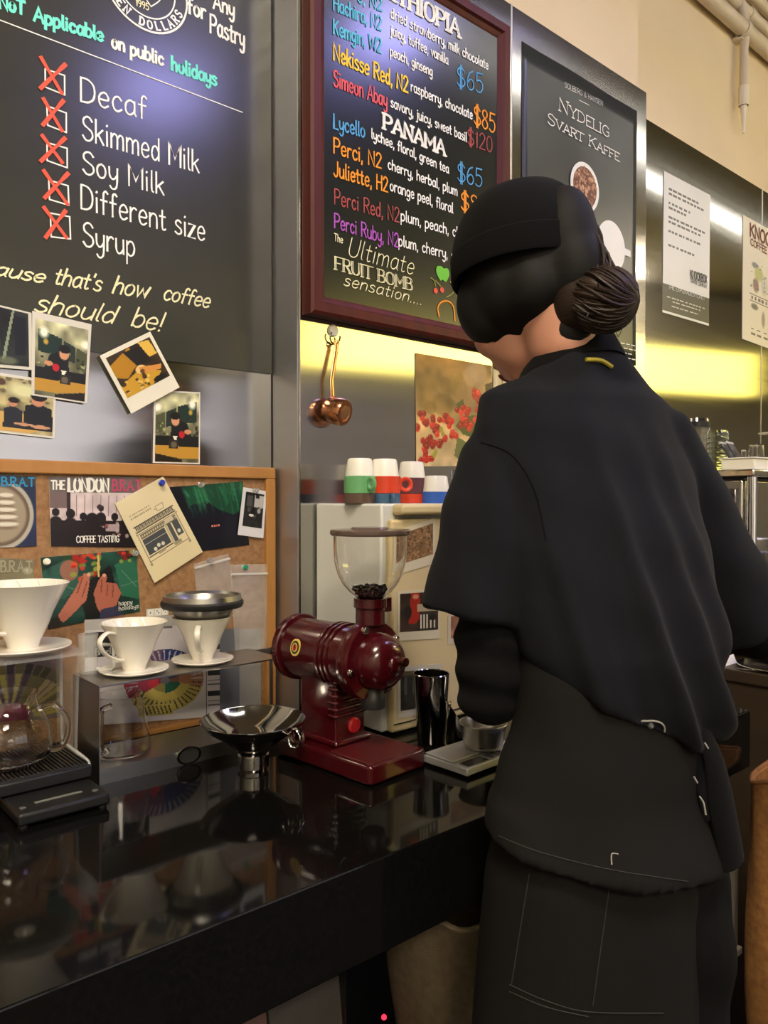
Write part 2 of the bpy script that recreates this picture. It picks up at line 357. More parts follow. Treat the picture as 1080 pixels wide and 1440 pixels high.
orange_chalk = C('orange chalk', 240, 150, 40); pink_chalk = C('pink chalk', 226, 92, 104); dred_chalk = C('dull red chalk', 164, 72, 70)
purple_chalk = C('purple chalk', 172, 84, 186); green_chalk = C('green chalk', 110, 190, 60)
mahog = mat('mahogany', rgb(88, 30, 20), .5, noise=((30, 30, 4), .3, rgb(62, 20, 13)), spec=.3)
R_ = 1.31; P_ = 1.22
# ------------------------------------------------------------------ setting
struct('floor', MB().box((-2.2, -5.6, -.1), (9, 1.5, 0)), floor_m)
struct('ceiling', MB().box((-2.2, -5.6, 3.25), (9, 1.5, 3.35)), ceil_m)
struct('wall_front', MB().box((-2.2, 1.32, 0), (9, 1.5, 3.25)), cream)
struct('wall_pillar', MB().box((.87, 1.2215, 2.488), (2.042, 1.325, 3.25)), cream)
struct('wall_left', MB().box((-2.3, -5.6, 0), (-2.15, 1.32, 3.25)), rear_m)
struct('wall_right', MB().box((8.6, -1.5, 0), (8.75, 1.32, 3.25)), rear_m)
ang = math.atan2(-.92 + 2.32, 7.26 - 3.37)
rearM = Matrix.Translation((3.37, -2.32, 0)) @ Matrix.Rotation(ang, 4, 'Z')
struct('wall_rear', MB().box((-6.6, -.2, 0), (6.4, -.02, 3.25), M=rearM), rear_m)
# steel cladding
mb = MB(); mb.box((-2.15, R_, .6), (.853, 1.322, 2.55)); struct('trim_1', mb, steel)
mb = MB(); mb.box((.85, P_, .6), (2.088, 1.3205, 2.49)); struct('trim_2', mb, steel, bevel=.003)
mb = MB(); mb.box((2.085, R_, .6), (8.6, 1.322, 2.495)); struct('trim_3', mb, steel_r)
struct('trim_9', MB().box((.8475, P_ + .003, .6), (.8502, R_ - .001, 2.49)), mat('hazy steel', (.50, .50, .53), .5, 1, streak=((3, 3, 30), .42, .56)))
seam = mat('steel seam', (.5, .5, .47), .35, 1); dark = mat('dark gap', (.01, .01, .01), .8)
mb = MB(); mb.box((1.4715, P_ - .0015, 1.6), (1.4745, P_ + .002, 2.49)); struct('trim_4', mb, seam)
mb = MB(); mb.box((3.083, R_ - .0015, 1.0), (3.087, R_ + .002, 2.495)); struct('trim_5', mb, seam)
mb = MB(); mb.box((.846, R_ - .002, .88), (.849, R_ + .002, 2.55)); struct('trim_6', mb, dark)
# ------------------------------------------------------------------ lamps
def lamp(name, label, cat, lo, hi, loc, M, em, es, house, group=None, rods=()):
    r = empty(name, loc, label, cat, group)
    x0, y0, z0 = lo; x1, y1, z1 = hi; t = .03
    mb = MB(); mb.box((x0, y0, z0 + .02), (x1, y1, z1), M=M); h = mb.build('housing', house, r, bevel=.004, smooth=False)
    d = MB(); d.box((x0 + t, y0 + t, z0), (x1 - t, y1 - t, z0 + .022), M=M)
    d.build('diffuser', mat(name + ' diffuser', (.8, .8, .8), .5, emit=em, es=es), r, smooth=False)
    for q in rods:
        m2 = MB(); m2.tube([q, (q[0], q[1], 3.25 - loc[2])], .006); m2.build('hanging_rod', house, r)
    return r
whitep = mat('white enamel', rgb(225, 225, 222), .4)
lamp('strip_light', 'long white linear strip light hanging over the customer side', 'lamp', (-2.6, -.04, 0), (3.2, .04, .07), (3.4, .34, 3.05), None, (1, .95, .86), STRIP_E, whitep, rods=[(-2, 0, .06), (0, 0, .06), (2.6, 0, .06)])
lamp('ceiling_spot', 'bluish square ceiling lamp above the counter end', 'lamp', (-.2, -.2, -.05), (.2, .2, 0), (1.60, -.83, 3.245), None, (.42, .40, 1.0), COOL_E, whitep)
lamp('ceiling_spot', 'bluish square ceiling lamp in front of the pillar', 'lamp', (-.17, -.17, -.05), (.17, .17, 0), (2.12, .0, 3.245), None, (.42, .72, 1.0), COOL_E * 1.2, whitep)
lamp('added_fill_panel', 'warm fill panel added on the unseen ceiling behind the camera', 'lamp', (-.35, -.25, -.05), (.35, .25, 0), (-.25, -.15, 3.245), None, (1, .86, .66), WARM_E, whitep)  # unseen fill, added to brighten the chalkboard wall and counter
# glowing band added along the unseen rear wall, facing the counter
lamp('added_fill_panel', 'warm fill panel added on the unseen ceiling at the far left', 'lamp', (-.6, -.3, -.05), (.6, .3, 0), (-1.1, -2.3, 3.245), None, (1, .88, .70), ROOM_E, whitep)  # unseen fill, added for overall room brightness
lamp('added_fill_panel', 'warm fill panel added on the unseen ceiling near the rear wall, right end', 'lamp', (-.5, -.15, -.05), (.5, .15, 0), (5.4, -1.15, 3.245), None, (1, .90, .74), ROOM_E, whitep)  # unseen fill, added to brighten the rear wall mirrored in the steel
wnd = MB(); wnd.box((-3.1, -.019, .85), (-.5, .02, 2.24), M=rearM); wm_ = mat('added window frame', rgb(90, 88, 84), .5); struct('fill_window_1', wnd, wm_)  # unseen window, added so the left steel reflects something bright
fill_pane = MB()
for i in range(3): fill_pane.box((-3.05 + i * .85, .021, .9), (-2.25 + i * .85, .024, 2.19), M=rearM)
struct('fill_window_2', fill_pane, mat('added daylight glow', (.6, .6, .65), .3, emit=(.84, .82, .84), es=DAY_FILL_E))  # panes made to glow as added daylight fill
r = empty('added_glow_box', rearM @ Vector((2.2, 0, 2.29)), 'long warm yellow glow box added on the unseen rear wall for steel reflections', 'lamp')  # added and unseen: shaped to throw a yellow band into the steel
o_ = r.location; Mi = Matrix.Translation(-o_) @ rearM
mb = MB(); mb.box((-.1, -.02, 2.26), (4.6, .08, 2.74), M=Mi); mb.build('housing', whitep, r, smooth=False)  # housing of the added glow box
mb = MB(); mb.box((-.06, .078, 2.30), (4.56, .09, 2.70), M=Mi); mb.build('diffuser', mat('added warm glow', (.8, .8, .7), .5, emit=GLOW_BAND_E, es=1), r, smooth=False)
# ------------------------------------------------------------------ pipes on the right wall
pipe_m = mat('painted pipe', rgb(214, 200, 176), .5)
def pipe(z, y, rad, x0, x1, label, drop=None, clamp=None):
    r = empty('wall_pipe', (x0, y, z), label, 'pipe', None)
    mb = MB(); mb.tube([(0, 0, 0), (x1 - x0, 0, 0)], rad, n=20); mb.build('pipe_run', pipe_m, r)
    for c in (clamp or ()):
        m2 = MB(); m2.lathe([(rad + .004, -.015), (rad + .004, .015)], (c - x0, 0, 0), (1, 0, 0), n=20); m2.box((c - x0 - .015, 0, -rad - .01), (c - x0 + .015, 1.32 - y, -rad + .004)); m2.build('pipe_clamp', pipe_m, r)
pipe(3.01, 1.285, .026, 2.06, 8.5, 'lowest cream painted pipe running along the wall top, with a clamp', clamp=(2.86, 4.2))
pipe(3.09, 1.292, .022, 2.06, 8.5, 'middle cream pipe along the wall top, just above the lowest one', clamp=(2.92,))
pipe(3.16, 1.285, .02, 2.06, 8.5, 'topmost cream pipe of three along the wall top')
r = empty('conduit', (2.875, 1.29, 2.64), 'short vertical cream conduit hanging down from the pipes', 'pipe')
mb = MB(); mb.tube([(0, 0, .10), (0, 0, .30), (0, -.005, .36), (-.02, -.012, .40), (-.05, -.012, .45)], .015, n=16); mb.build('conduit_tube', pipe_m, r)
mb = MB(); mb.tube([(0, 0, 0), (0, 0, .105)], [.004, .012], n=12); mb.tube([(0, 0, .10), (0, 0, .17)], .0175, n=16); mb.build('conduit_end', mat('white pipe end', rgb(232, 222, 204), .4), r)

# ------------------------------------------------------------------ big chalkboard on the left wall
zb = 1.542
r = empty('chalkboard', (-.3, R_ - .006, zb), 'large black chalkboard with a crossed-out checklist in white chalk', 'chalkboard')
mb = MB(); mb.box((-1.2, 0, 0), (1.143, .006, .98)); mb.build('board', board_m, r, smooth=False)
YB = R_ - .0062
def chalk(name, mt, items, parent, wid=.003, origin=None, **k):
    for i, it in enumerate(items):            # every written line is a piece of its own
        mb = MB(); kw = dict(k); kw.update(it[4] if len(it) > 4 else {})
        text_px(mb, it[0], it[1], it[2], it[3], YC[0], wid=kw.pop('wid', wid), seed=i, **kw)
        o = mb.build(name, mt, parent, smooth=False, origin=parent.location, fix=False)
    return o
YC = [YB]
chalk('chalk_writing', teal_chalk, [('NoT', (3, 17), (39, 27), 18), ('Applicable', (52, 35), (148, 64), 19), ('holidays', (243, 103), (306, 125), 19)], r, wid=.0048)
chalk('chalk_writing', white_chalk, [('on', (160, 72), (178, 78), 18), ('public', (186, 82), (232, 97), 18), ('for', (266, 24), (291, 34), 22), ('Any', (302, 18), (331, 30), 21), ('Pastry', (297, 51), (345, 72), 25)], r, wid=.0044)
chalk('chalk_writing', white_chalk, [('Decaf', (115, 146), (208, 172), 33), ('Skimmed Milk', (118, 199), (281, 246), 33), ('Soy Milk', (118, 246), (232, 277), 31), ('Different size', (115, 295), (289, 341), 33), ('Syrup', (118, 347), (191, 363), 33)], r, wid=.0031)
chalk('chalk_writing', yellow_chalk, [('Because', (-70, 377), (62, 399), 20), ("that's", (76, 400), (142, 411), 24), ('how', (158, 413), (208, 420), 25), ('coffee', (229, 422), (294, 434), 22), ('should', (48, 438), (160, 456), 27), ('be!', (184, 459), (227, 467), 28)], r, wid=.0032, shear=.32, gap=.5)
mb = MB(); pa, pb = at_y(-60, 10, YB), at_y(342, 162, YB); ribbons(mb, [[Vector((0, 0, 0)), Vector((1, 0, 0))]], lambda x, y: pa * (1 - x) + pb * x, .0018, (0, -.0008, 0)); mb.build('chalk_rule', white_chalk, r, smooth=False, origin=r.location, fix=False)
# round token drawing at the top
cc = at_y(208, -14, YB); rad = at_y(208, 48, YB); rad = (cc - rad).length
mb = MB()
for k, wd in ((1.0, .0036), (.70, .0026)):
    P = [Vector((math.cos(t), math.sin(t), 0)) * k for t in [2 * math.pi * i / 60 for i in range(61)]]
    ribbons(mb, [P], lambda x, y: cc + Vector((x * rad, 0, y * rad)), wd, (0, -.0008, 0))
tx = 'TEN DOLLARS'
for i, ch in enumerate(tx):
    th = math.radians(214 + i * 12.4); ln, tw = strokes(ch, True)
    ro, ta = Vector((math.cos(th), 0, math.sin(th))), Vector((-math.sin(th), 0, math.cos(th)))
    ribbons(mb, ln, lambda x, y: cc + rad * (ro * (.935 - y * .017) + ta * (x - tw / 2) * .017), .0030, (0, -.0008, 0))
ribbons(mb, [cr([(0, -.55, 0), (-.22, -.3, 0), (-.2, -.1, 0), (0, -.2, 0), (.2, -.1, 0), (.22, -.3, 0), (0, -.55, 0)], 5)], lambda x, y: cc + rad * Vector((x + .12, 0, y + .12)), .002, (0, -.0008, 0))
mb.build('chalk_emblem', white_chalk, r, smooth=False, origin=r.location, fix=False)
chalk('chalk_writing', yellow_chalk, [('1995', (194, 14), (212, 21), 9)], r, wid=.0016)
boxes = [((67, 102), (94, 111), (94, 138), (67, 127)), ((69, 153), (96, 163), (96, 190), (70, 180)), ((69, 204), (97, 212), (97, 239), (69, 229)), ((71, 256), (98, 264), (99, 291), (72, 283)), ((73, 302), (100, 307), (101, 338), (74, 335))]
crs = [((61, 86), (90, 136), (95, 96), (60, 129)), ((64, 143), (90, 188), (92, 146), (63, 180)), ((62, 194), (90, 232), (94, 198), (60, 230)), ((64, 243), (97, 290), (98, 247), (65, 281)), ((64, 294), (95, 336), (94, 299), (66, 336))]
for b, c in zip(boxes, crs):
    mb = MB(); q = [at_y(*p, YB) for p in b]
    ribbons(mb, [[Vector((i, 0, 0)), Vector((i + 1, 0, 0))] for i in range(4)], lambda x, y: q[int(round(x)) % 4], .0024, (0, -.0008, 0))
    bx = mb.build('chalk_checkbox', white_chalk, r, smooth=False, origin=r.location, fix=False)
    mb = MB(); q2 = [at_y(*p, YB) for p in c]
    for k in (0, 2): ribbons(mb, [cr([Vector((k, 0, 0)), Vector((k + .5, 0, 0)), Vector((k + 1, 0, 0))], 3)], lambda x, y: q2[k] * (1 - (x - k)) + q2[k + 1] * (x - k), .0058, (0, -.0014 - .0002 * k, 0), pen=.4, seed=k)
    cx_ = mb.build('chalk_cross', red_chalk, bx, smooth=False, origin=r.location, fix=False)

# ------------------------------------------------------------------ framed menu board on the pillar
x0, x1, z0, z1 = .884, 1.437, 1.660, 2.40
YM = P_ - .034                                    # front of the frame
a = at_y(439, 440, YM); b = at_y(718, 42, YM); x0, z0, x1, z1 = a.x, a.z, b.x, b.z
r = empty('menu_board', (x0, P_ - .002, z0), 'coffee menu written on a black board in a mahogany frame', 'menu board')
O = r.location; fw = .041
mb = MB(); mb.box((x0 + .02, P_ - .022, z0 + .02), (x1 - .02, P_ - .002, z1 - .02)); mb.build('slate', menu_m, r, smooth=False, origin=O)
def bar(p, q, inn):                               # mitred bar with a stepped moulding
    mb = MB(); d = (q - p).normalized(); inn = Vector(inn); rings = []
    prof = [(0, P_ - .002), (0, YM + .004), (.006, YM), (.022, YM), (.026, YM + .006), (fw - .006, YM + .010), (fw, P_ - .020)]
    for e, sg in ((p, 1), (q, -1)):
        rings.append([Vector((e.x, 0, e.z)) + inn * u + d * sg * u + Vector((0, y, 0)) for u, y in prof])
    mb.loft(rings); return mb
c4 = [Vector((x0, 0, z0)), Vector((x1, 0, z0)), Vector((x1, 0, z1)), Vector((x0, 0, z1))]
for i, inn in enumerate(((0, 0, 1), (-1, 0, 0), (0, 0, -1), (1, 0, 0))):
    bar(c4[i], c4[(i + 1) % 4], inn).build('frame_bar', mahog, r, smooth=False, origin=O)
YC[0] = P_ - .0225
W = lambda m_, items, **k: chalk('chalk_writing', m_, items, r, **k)
W(cyan_chalk, [('e, N2', (503, 9), (537, 22), 16), ('Hachira, N2', (469, 20), (536, 49), 20), ('Kemgin, W2', (469, 53), (536, 80), 20)], wid=.0036)
W(gold_chalk, [('Nekisse Red, N2', (469, 89), (573, 135), 23)], wid=.0042)
W(pink_chalk, [('Simeon Abay', (469, 125), (544, 155), 22)], wid=.0034)
W(white_chalk, [('ETHIOPIA', (543, 2), (644, 58), 25, dict(serif=True, wid=.0052, dbl=.7)), ('dried strawberry, milk chocolate', (549, 31), (685, 103), 14), ('juicy, toffee, vanilla', (549, 54), (629, 96), 14), ('peach, ginseng', (548, 83), (607, 112), 14),
   ('raspberry, chocolate', (577, 132), (663, 172), 14), ('savory, juicy, sweet basil', (549, 154), (655, 203), 14), ('PANAMA', (538, 184), (624, 222), 21, dict(serif=True, wid=.005, dbl=.7)), ('lychee, floral, green tea', (522, 198), (630, 247), 14), ('cherry, herbal, plum', (545, 240), (642, 278), 14),
   ('orange peel, floral', (548, 270), (636, 302), 15), ('plum, peach, chocolate', (563, 312), (682, 347), 15), ('plum, cherry, sugar', (560, 347), (660, 374), 15)], wid=.0028)
W(blue_chalk, [('$65', (641, 125), (678, 136), 27, dict(wid=.0030)), ('Lycello', (469, 184), (513, 197), 20), ('$65', (642, 257), (677, 266), 25, dict(wid=.003))], wid=.0036)
W(orange_chalk, [('$85', (665, 178), (695, 191), 26), ('Perci, N2', (469, 218), (536, 240), 21), ('$85', (647, 297), (683, 306), 25), ('Juliette, H2', (469, 250), (545, 273), 21)], wid=.0036)
W(dred_chalk, [('$120', (656, 206), (691, 218), 22), ('Perci Red, N2', (470, 289), (561, 315), 21)], wid=.003)
W(purple_chalk, [('Perci Ruby, N2', (470, 322), (560, 350), 20)], wid=.003)
W(yellow_chalk, [('The', (470, 340), (482, 344), 10, dict(wid=.0018)), ('Ultimate', (488, 361), (580, 388), 27, dict(shear=.25)), ('FRUIT BOMB', (470, 380), (578, 410), 18, dict(serif=True, dbl=.8)), ('sensation....', (482, 402), (592, 430), 17, dict(shear=.25))], wid=.002)
for it, cols in (((622, 386), green_chalk),):     # little fruit drawings
    c = at_y(*it, YC[0]); mb = MB(); k = .0165
    P = cr([(-.2, .9, 0), (-.9, .7, 0), (-1, -.1, 0), (-.4, -1, 0), (0, -.85, 0), (.5, -1, 0), (1, 0, 0), (.8, .8, 0), (.1, .7, 0)], 5, True)
    mb.add([c + Vector((p.x * k * 1.2, -.001, p.y * k)) for p in P], [tuple(range(len(P)))]); mb.build('apple_drawing', green_chalk, r, smooth=False, origin=O)
mb = MB()
for it in ((612, 410), (621, 409)):
    c = at_y(*it, YC[0]); mb.add([c + Vector((.0062 * math.cos(t), -.001, .0062 * math.sin(t))) for t in [i * .3925 for i in range(16)]], [tuple(range(16))])
mb.build('cherry_drawing', red_chalk, r, smooth=False, origin=O)
mb = MB()
def px_lines(mb, ls, wid, Y, k=4):
    for l in ls:
        P = cr([at_y(x, y, Y) for x, y in l], k)
        ribbons(mb, [[Vector((i, 0, 0)) for i in range(len(P))]], lambda x, y: P[int(round(x))], wid, (0, -.001, 0))
px_lines(mb, [[(617, 446), (615, 434), (620, 426), (630, 425), (637, 433), (639, 452)]], .0035, YC[0]); mb.build('orange_drawing', orange_chalk, r, smooth=False, origin=O, fix=False)
mb = MB(); px_lines(mb, [[(612, 404), (610, 396), (605, 392)], [(619, 404), (612, 396)], [(632, 397), (638, 408), (634, 415), (627, 419)]], .0022, YC[0]); mb.build('stem_drawing', C('olive chalk', 150, 150, 60), r, smooth=False, origin=O, fix=False)

# ------------------------------------------------------------------ big coffee poster on the pillar
def poster_bend(u, v): return (0, -.0015 * math.sin(u * 9 + v * 4) - .0015, 0)
tl, br = at_y(732, 64, P_), at_y(892, 515, P_); xl, xr, zt, zbm = tl.x, 2.031, 2.416, 1.683
pc = Pic(90, 130, (.19, .20, .19)); pc.noise(4, .05)
q = [Vector((xl, P_, zt)), Vector((xr, P_, zt)), Vector((xr, P_, zbm)), Vector((xl, P_, zbm))]
r = empty('coffee_poster', (xl, P_, zbm), 'large dark grey coffee poster with white lettering and cups seen from above', 'poster')
pmat = mat('poster ink', rgb(47, 50, 48), .3, noise=((5, 5, 5), .4, rgb(52, 55, 52)))
mb = MB(); n = 24; rings = [[q[3] + Vector(((xr - xl) * u, 0, (zt - zbm) * v)) + Vector(poster_bend(u, v)) for u in [i / n for i in range(n + 1)]] for v in [j / 16 for j in range(17)]]
vs = [p for g in rings for p in g]; mb.add(vs, [(j*(n+1)+i, j*(n+1)+i+1, (j+1)*(n+1)+i+1, (j+1)*(n+1)+i) for j in range(16) for i in range(n)])
o = mb.build('poster_sheet', pmat, r, origin=r.location); md = o.modifiers.new('t', 'SOLIDIFY'); md.thickness = .0006
YC[0] = P_ - .0042; white_ink = mat('white ink', rgb(236, 236, 226), .5)
def ptext(items, **k): return chalk('poster_lettering', white_ink, items, r, **k)
ptext([('SOLBERG & HANSEN', (792, 127), (845, 153), 7, dict(wid=.0011)), ('Nydelig', (784, 159), (854, 197), 18, dict(small=.82, serif=True)), ('Svart Kaffe', (768, 177), (868, 230), 15, dict(small=.80, serif=True))], wid=.0026, pen=.5)
mb = MB(); px_lines(mb, [[(812, 145), (826, 152)]], .0014, YC[0]); mb.build('poster_rule', white_ink, r, smooth=False, origin=r.location, fix=False)
def disc(mb, c, rr, y, n=40, m=0, r0=0):
    mb.add([Vector((c.x + rr * math.cos(t), y, c.z + rr * math.sin(t))) for t in [2 * math.pi * i / n for i in range(n)]], [tuple(range(n))], m)
brown = [mat('bean print %d' % i, rgb(*c), .6) for i, c in enumerate(((150, 104, 78), (186, 140, 108), (112, 72, 54), (206, 166, 132)))]
for (px, rr, beans) in (((821, 266), .0655, 1), ((858, 348), .070, 0), ((783, 322), .062, 0)):
    c = at_y(*px, P_ - .004); mb = MB(); disc(mb, c, rr, P_ - .0042)
    if not beans: mb.add([c + Vector((x, -.0003, z)) for x, z in ((rr * .9, .010), (rr * 1.42, .008), (rr * 1.42, -.010), (rr * .9, -.010))], [(0, 1, 2, 3)])
    if beans:
        cup = mb.build('cup_print', white_ink, r, smooth=False, origin=r.location)
        mb = MB(); R = random.Random(3); disc(mb, c, rr * .82, P_ - .0046, m=2)
        for i in range(150):
            a_, d_ = R.uniform(0, 6.28), rr * .78 * math.sqrt(R.random()); t0 = R.uniform(0, 3.14); cx, cz = c.x + d_ * math.cos(a_), c.z + d_ * math.sin(a_)
            mb.add([(cx + .0056 * math.cos(t) * math.cos(t0) - .0036 * math.sin(t) * math.sin(t0), P_ - .005 - i * 4e-6, cz + .0056 * math.cos(t) * math.sin(t0) + .0036 * math.sin(t) * math.cos(t0)) for t in [j * .628 for j in range(10)]], [tuple(range(10))], R.choice((0, 0, 1, 1, 2, 3)))
        mb.build('beans_print', brown, cup, smooth=False, origin=r.location)
    else: mb.build('cup_print', white_ink, r, smooth=False, origin=r.location)
mb = MB(); 
for i, (y, xa) in enumerate(((483, 872), (490, 876), (495, 868), (504, 880))):
    for k in range(3 if i != 3 else 2): px_lines(mb, [[(xa + k * 7, y + k * 1.5), (xa + k * 7 + 5, y + 1 + k * 1.5)]], .0028, YC[0])
mb.build('small_print', white_ink, r, smooth=False, origin=r.location, fix=False)

# ------------------------------------------------------------------ paper posters on the right wall
pc = Pic(60, 120, (.86, .86, .82)); pc.noise(3, .03)
R = random.Random(5)
for y, n_ in ((.10, 7), (.135, 9), (.20, 6), (.235, 5), (.30, 9), (.335, 8), (.40, 9), (.50, 7)):
    x = .10
    for i in range(n_):
        l = R.uniform(.04, .085); pc.rect(x, y, min(x + l, .95), y + .016, (.3, .3, .29)); x += l + .022
pc.rect(0, .79, 1, .985, (.12, .13, .13))
for y, xa, xb in ((.875, .08, .9), (.90, .2, .8), (.935, .18, .75)):
    x = xa
    while x < xb: l = R.uniform(.04, .09); pc.rect(x, y, min(x + l, xb), y + .010, (.72, .72, .70)); x += l + .025
o, q, c = card('paper_notice', [(931, 243), (996, 277), (995, 459), (930, 440)], R_ - .001, 'white paper notice with a black foot, taped to the steel wall', 'poster', pc, col=(.86, .86, .82))
YC[0] = R_ - .0024; ink = mat('black ink', (.02, .02, .02), .6)
chalk('printed_logo', ink, [('KNOCKBOX', (969, 392), (992, 400), 11, dict(wid=.0042)), ('COFFEE COMPANY', (969, 398), (992, 407), 5, dict(wid=.0018))], o, pen=0)
chalk('printed_title', white_ink, [('THE EXPONADESTICKET', (938, 407), (989, 423), 6, dict(wid=.0014))], o, pen=0)
pc = Pic(70, 110, (.87, .84, .74)); pc.noise(3, .04)
for i, (x, y, rx, ry, cc_) in enumerate(((.2, .36, .06, .03, (.4, .42, .4)), (.27, .42, .09, .07, (.66, .68, .36)), (.22, .52, .06, .07, (.5, .36, .33)), (.36, .5, .07, .1, (.74, .74, .66)), (.55, .46, .08, .08, (.25, .28, .34)), (.72, .48, .1, .1, (.6, .5, .4)), (.2, .70, .07, .03, (.35, .34, .3)), (.35, .78, .035, .08, (.55, .52, .44)), (.55, .77, .03, .06, (.3, .3, .28)), (.75, .77, .05, .07, (.5, .45, .4)))): pc.ell(x, y, rx, ry, cc_, .9, .4)
pc.blobs(40, (.14, .34, .9, .58), [(.4, .42, .3), (.7, .7, .5), (.5, .4, .36), (.3, .33, .36)], .018, 8); pc.line(.12, .605, .95, .605, .004, (.5, .45, .4)); pc.line(.12, .66, .95, .66, .004, (.5, .45, .4))
for x in np.arange(.14, .9, .06): pc.rect(x, .62, x + .035, .645, (.4, .36, .32))
for x in np.arange(.14, .9, .11): pc.rect(x, .88, x + .05, .895, (.35, .32, .3)); pc.rect(x, .92, x + .07, .932, (.4, .36, .32))
o, q, c = card('paper_poster', [(1042, 304), (1120, 348), (1120, 506), (1042, 477)], R_ - .001, 'cream product poster with dark red heading at the right picture edge', 'poster', pc, col=(.87, .84, .74))
chalk('printed_heading', mat('dark red ink', rgb(110, 44, 34), .6), [('KNOCKBOX', (1052, 333), (1106, 362), 17, dict(wid=.0095)), ('COFFEE COMPANY', (1053, 346), (1106, 376), 9, dict(wid=.0045))], o, pen=0)
# ------------------------------------------------------------------ coffee cherry print + its right strip with painted glare, on the pillar
def cherry_pic(seed=2):
    p = Pic(96, 104, (.60, .47, .26)); p.grad((.52, .36, .14), (.82, .72, .52)); p.noise(5, .35, 4); p.noise(14, .18, 5)
    p.blobs(9, (.1, .1, .6, .5), [(.42, .30, .10), (.5, .38, .14)], .12, 3, .45); p.blobs(6, (.5, .05, 1, .4), [(.68, .56, .40), (.58, .44, .3)], .14, 6, .5)
    p.poly([(.5, .62), (.62, .52), (.95, .50), (1, .62), (.8, .74), (.6, .7)], (.30, .34, .16)); p.poly([(.52, .72), (.66, .78), (.6, .98), (.48, .9)], (.42, .44, .24)); p.poly([(.5, .42), (.6, .36), (.62, .43), (.54, .46)], (.28, .30, .14)); p.poly([(.9, .2), (1, .16), (1, .42), (.93, .4)], (.24, .15, .08))
    R = random.Random(seed)
    for cx, cy, n in ((.10, .58, 6), (.05, .66, 5), (.22, .66, 9), (.14, .80, 12), (.12, .92, 7), (.30, .77, 6), (.42, .58, 12), (.45, .68, 5), (.62, .48, 10), (.66, .60, 7), (.82, .34, 11), (.84, .44, 9), (.83, .54, 4)):
        for i in range(n):
            x, y = cx + R.gauss(0, .045), cy + R.gauss(0, .035)
            p.ell(x, y, .036, .033, R.choice(((.66, .08, .07), (.78, .12, .1), (.55, .06, .06), (.84, .2, .16))), 1, .25); p.ell(x - .01, y - .012, .010, .009, (.95, .55, .5), .7, .6)
    for x, y in ((.31, .66), (.33, .7), (.24, .87), (.22, .9)): p.ell(x, y, .03, .03, (.62, .62, .22), 1, .3)
    return p
card('photo_poster', [(584, 497), (691, 515), (691, 655), (585, 656)], P_ - .001, 'poster of red coffee cherries on the steel wall behind the person', 'poster', cherry_pic(), col=(.7, .6, .45))
pc = Pic(40, 60, (.80, .74, .58)); pc.noise(6, .2, 3); pc.line(.1, .0, .5, .3, .03, (.5, .4, .28)); pc.line(.5, .3, .9, .5, .02, (.5, .42, .3)); pc.line(.4, .2, .8, .1, .015, (.55, .45, .3)); pc.ell(.3, .75, .4, .2, (.60, .60, .46), .7, .5)  # washed-out glare on the poster's right strip, painted as pale tones
card('photo_print', [(693, 490), (719, 494), (719, 655), (693, 655)], P_ - .001, 'right strip of the coffee cherry poster, glare painted in as pale colour', 'poster', pc, col=(.8, .76, .66))
# small copper pot hanging on the hook
cop = mat('copper', (.72, .34, .17), .22, 1, noise=((40, 40, 40), .3, (.6, .25, .12)))
hk = at_y(468, 476, P_); r = empty('wall_hook', hk, 'round steel hook with a white pad on the pillar', 'hook')
mb = MB(); mb.tube([(.012 * math.cos(t), -.008 - .003 * math.sin(t), .0 + .012 * math.sin(t)) for t in [math.radians(a_) for a_ in range(140, 400, 20)]], .0017, n=8); mb.build('hook_wire', chrome_d, r)
mb = MB(); mb.lathe([(.001, .006), (.010, .006), (.012, .003), (.012, 0)], (0, 0, .014), (0, -1, 0), n=24); mb.build('hook_pad', mat('white plastic', rgb(240, 236, 215), .4), r)
pt = at_y(473, 578, P_ - .0235); r = empty('copper_ladle', pt, 'small copper measuring pot hanging by its handle from a hook', 'ladle')
ax = Vector((.30, -.88, -.25)).normalized()
mb = MB(); mb.lathe([(.001, -.020), (.022, -.020), (.0265, -.014), (.0265, .016), (.024, .021), (.0225, .021), (.0165, .021), (.0150, .019), (.001, .019)], (0, 0, 0), ax, n=36); mb.build('pot', cop, r)
mb = MB(); mb.lathe([(.0005, .0), (.0145, .0), (.0145, .0016), (.0005, .0016)], ax * .0193, ax, n=30); mb.build('pot_face', mat('bright copper', (.86, .50, .28), .25, 1), r)
mb = MB(); tp = hk - pt + Vector((0, -.012, -.012)); mb.tube([Vector((-.004, .006, .022)), Vector((-.005, .008, .06)), tp + Vector((0, 0, -.01)), tp], [.0052, .0048, .0052, .004], n=10, flat=.45, up=(1, 0, 0)); mb.tube([tp + Vector((.0058 * math.cos(t), 0, .0058 * math.sin(t))) for t in [i * .5236 for i in range(12)]], .0014, n=6, closed=True); mb.build('handle', cop, r)
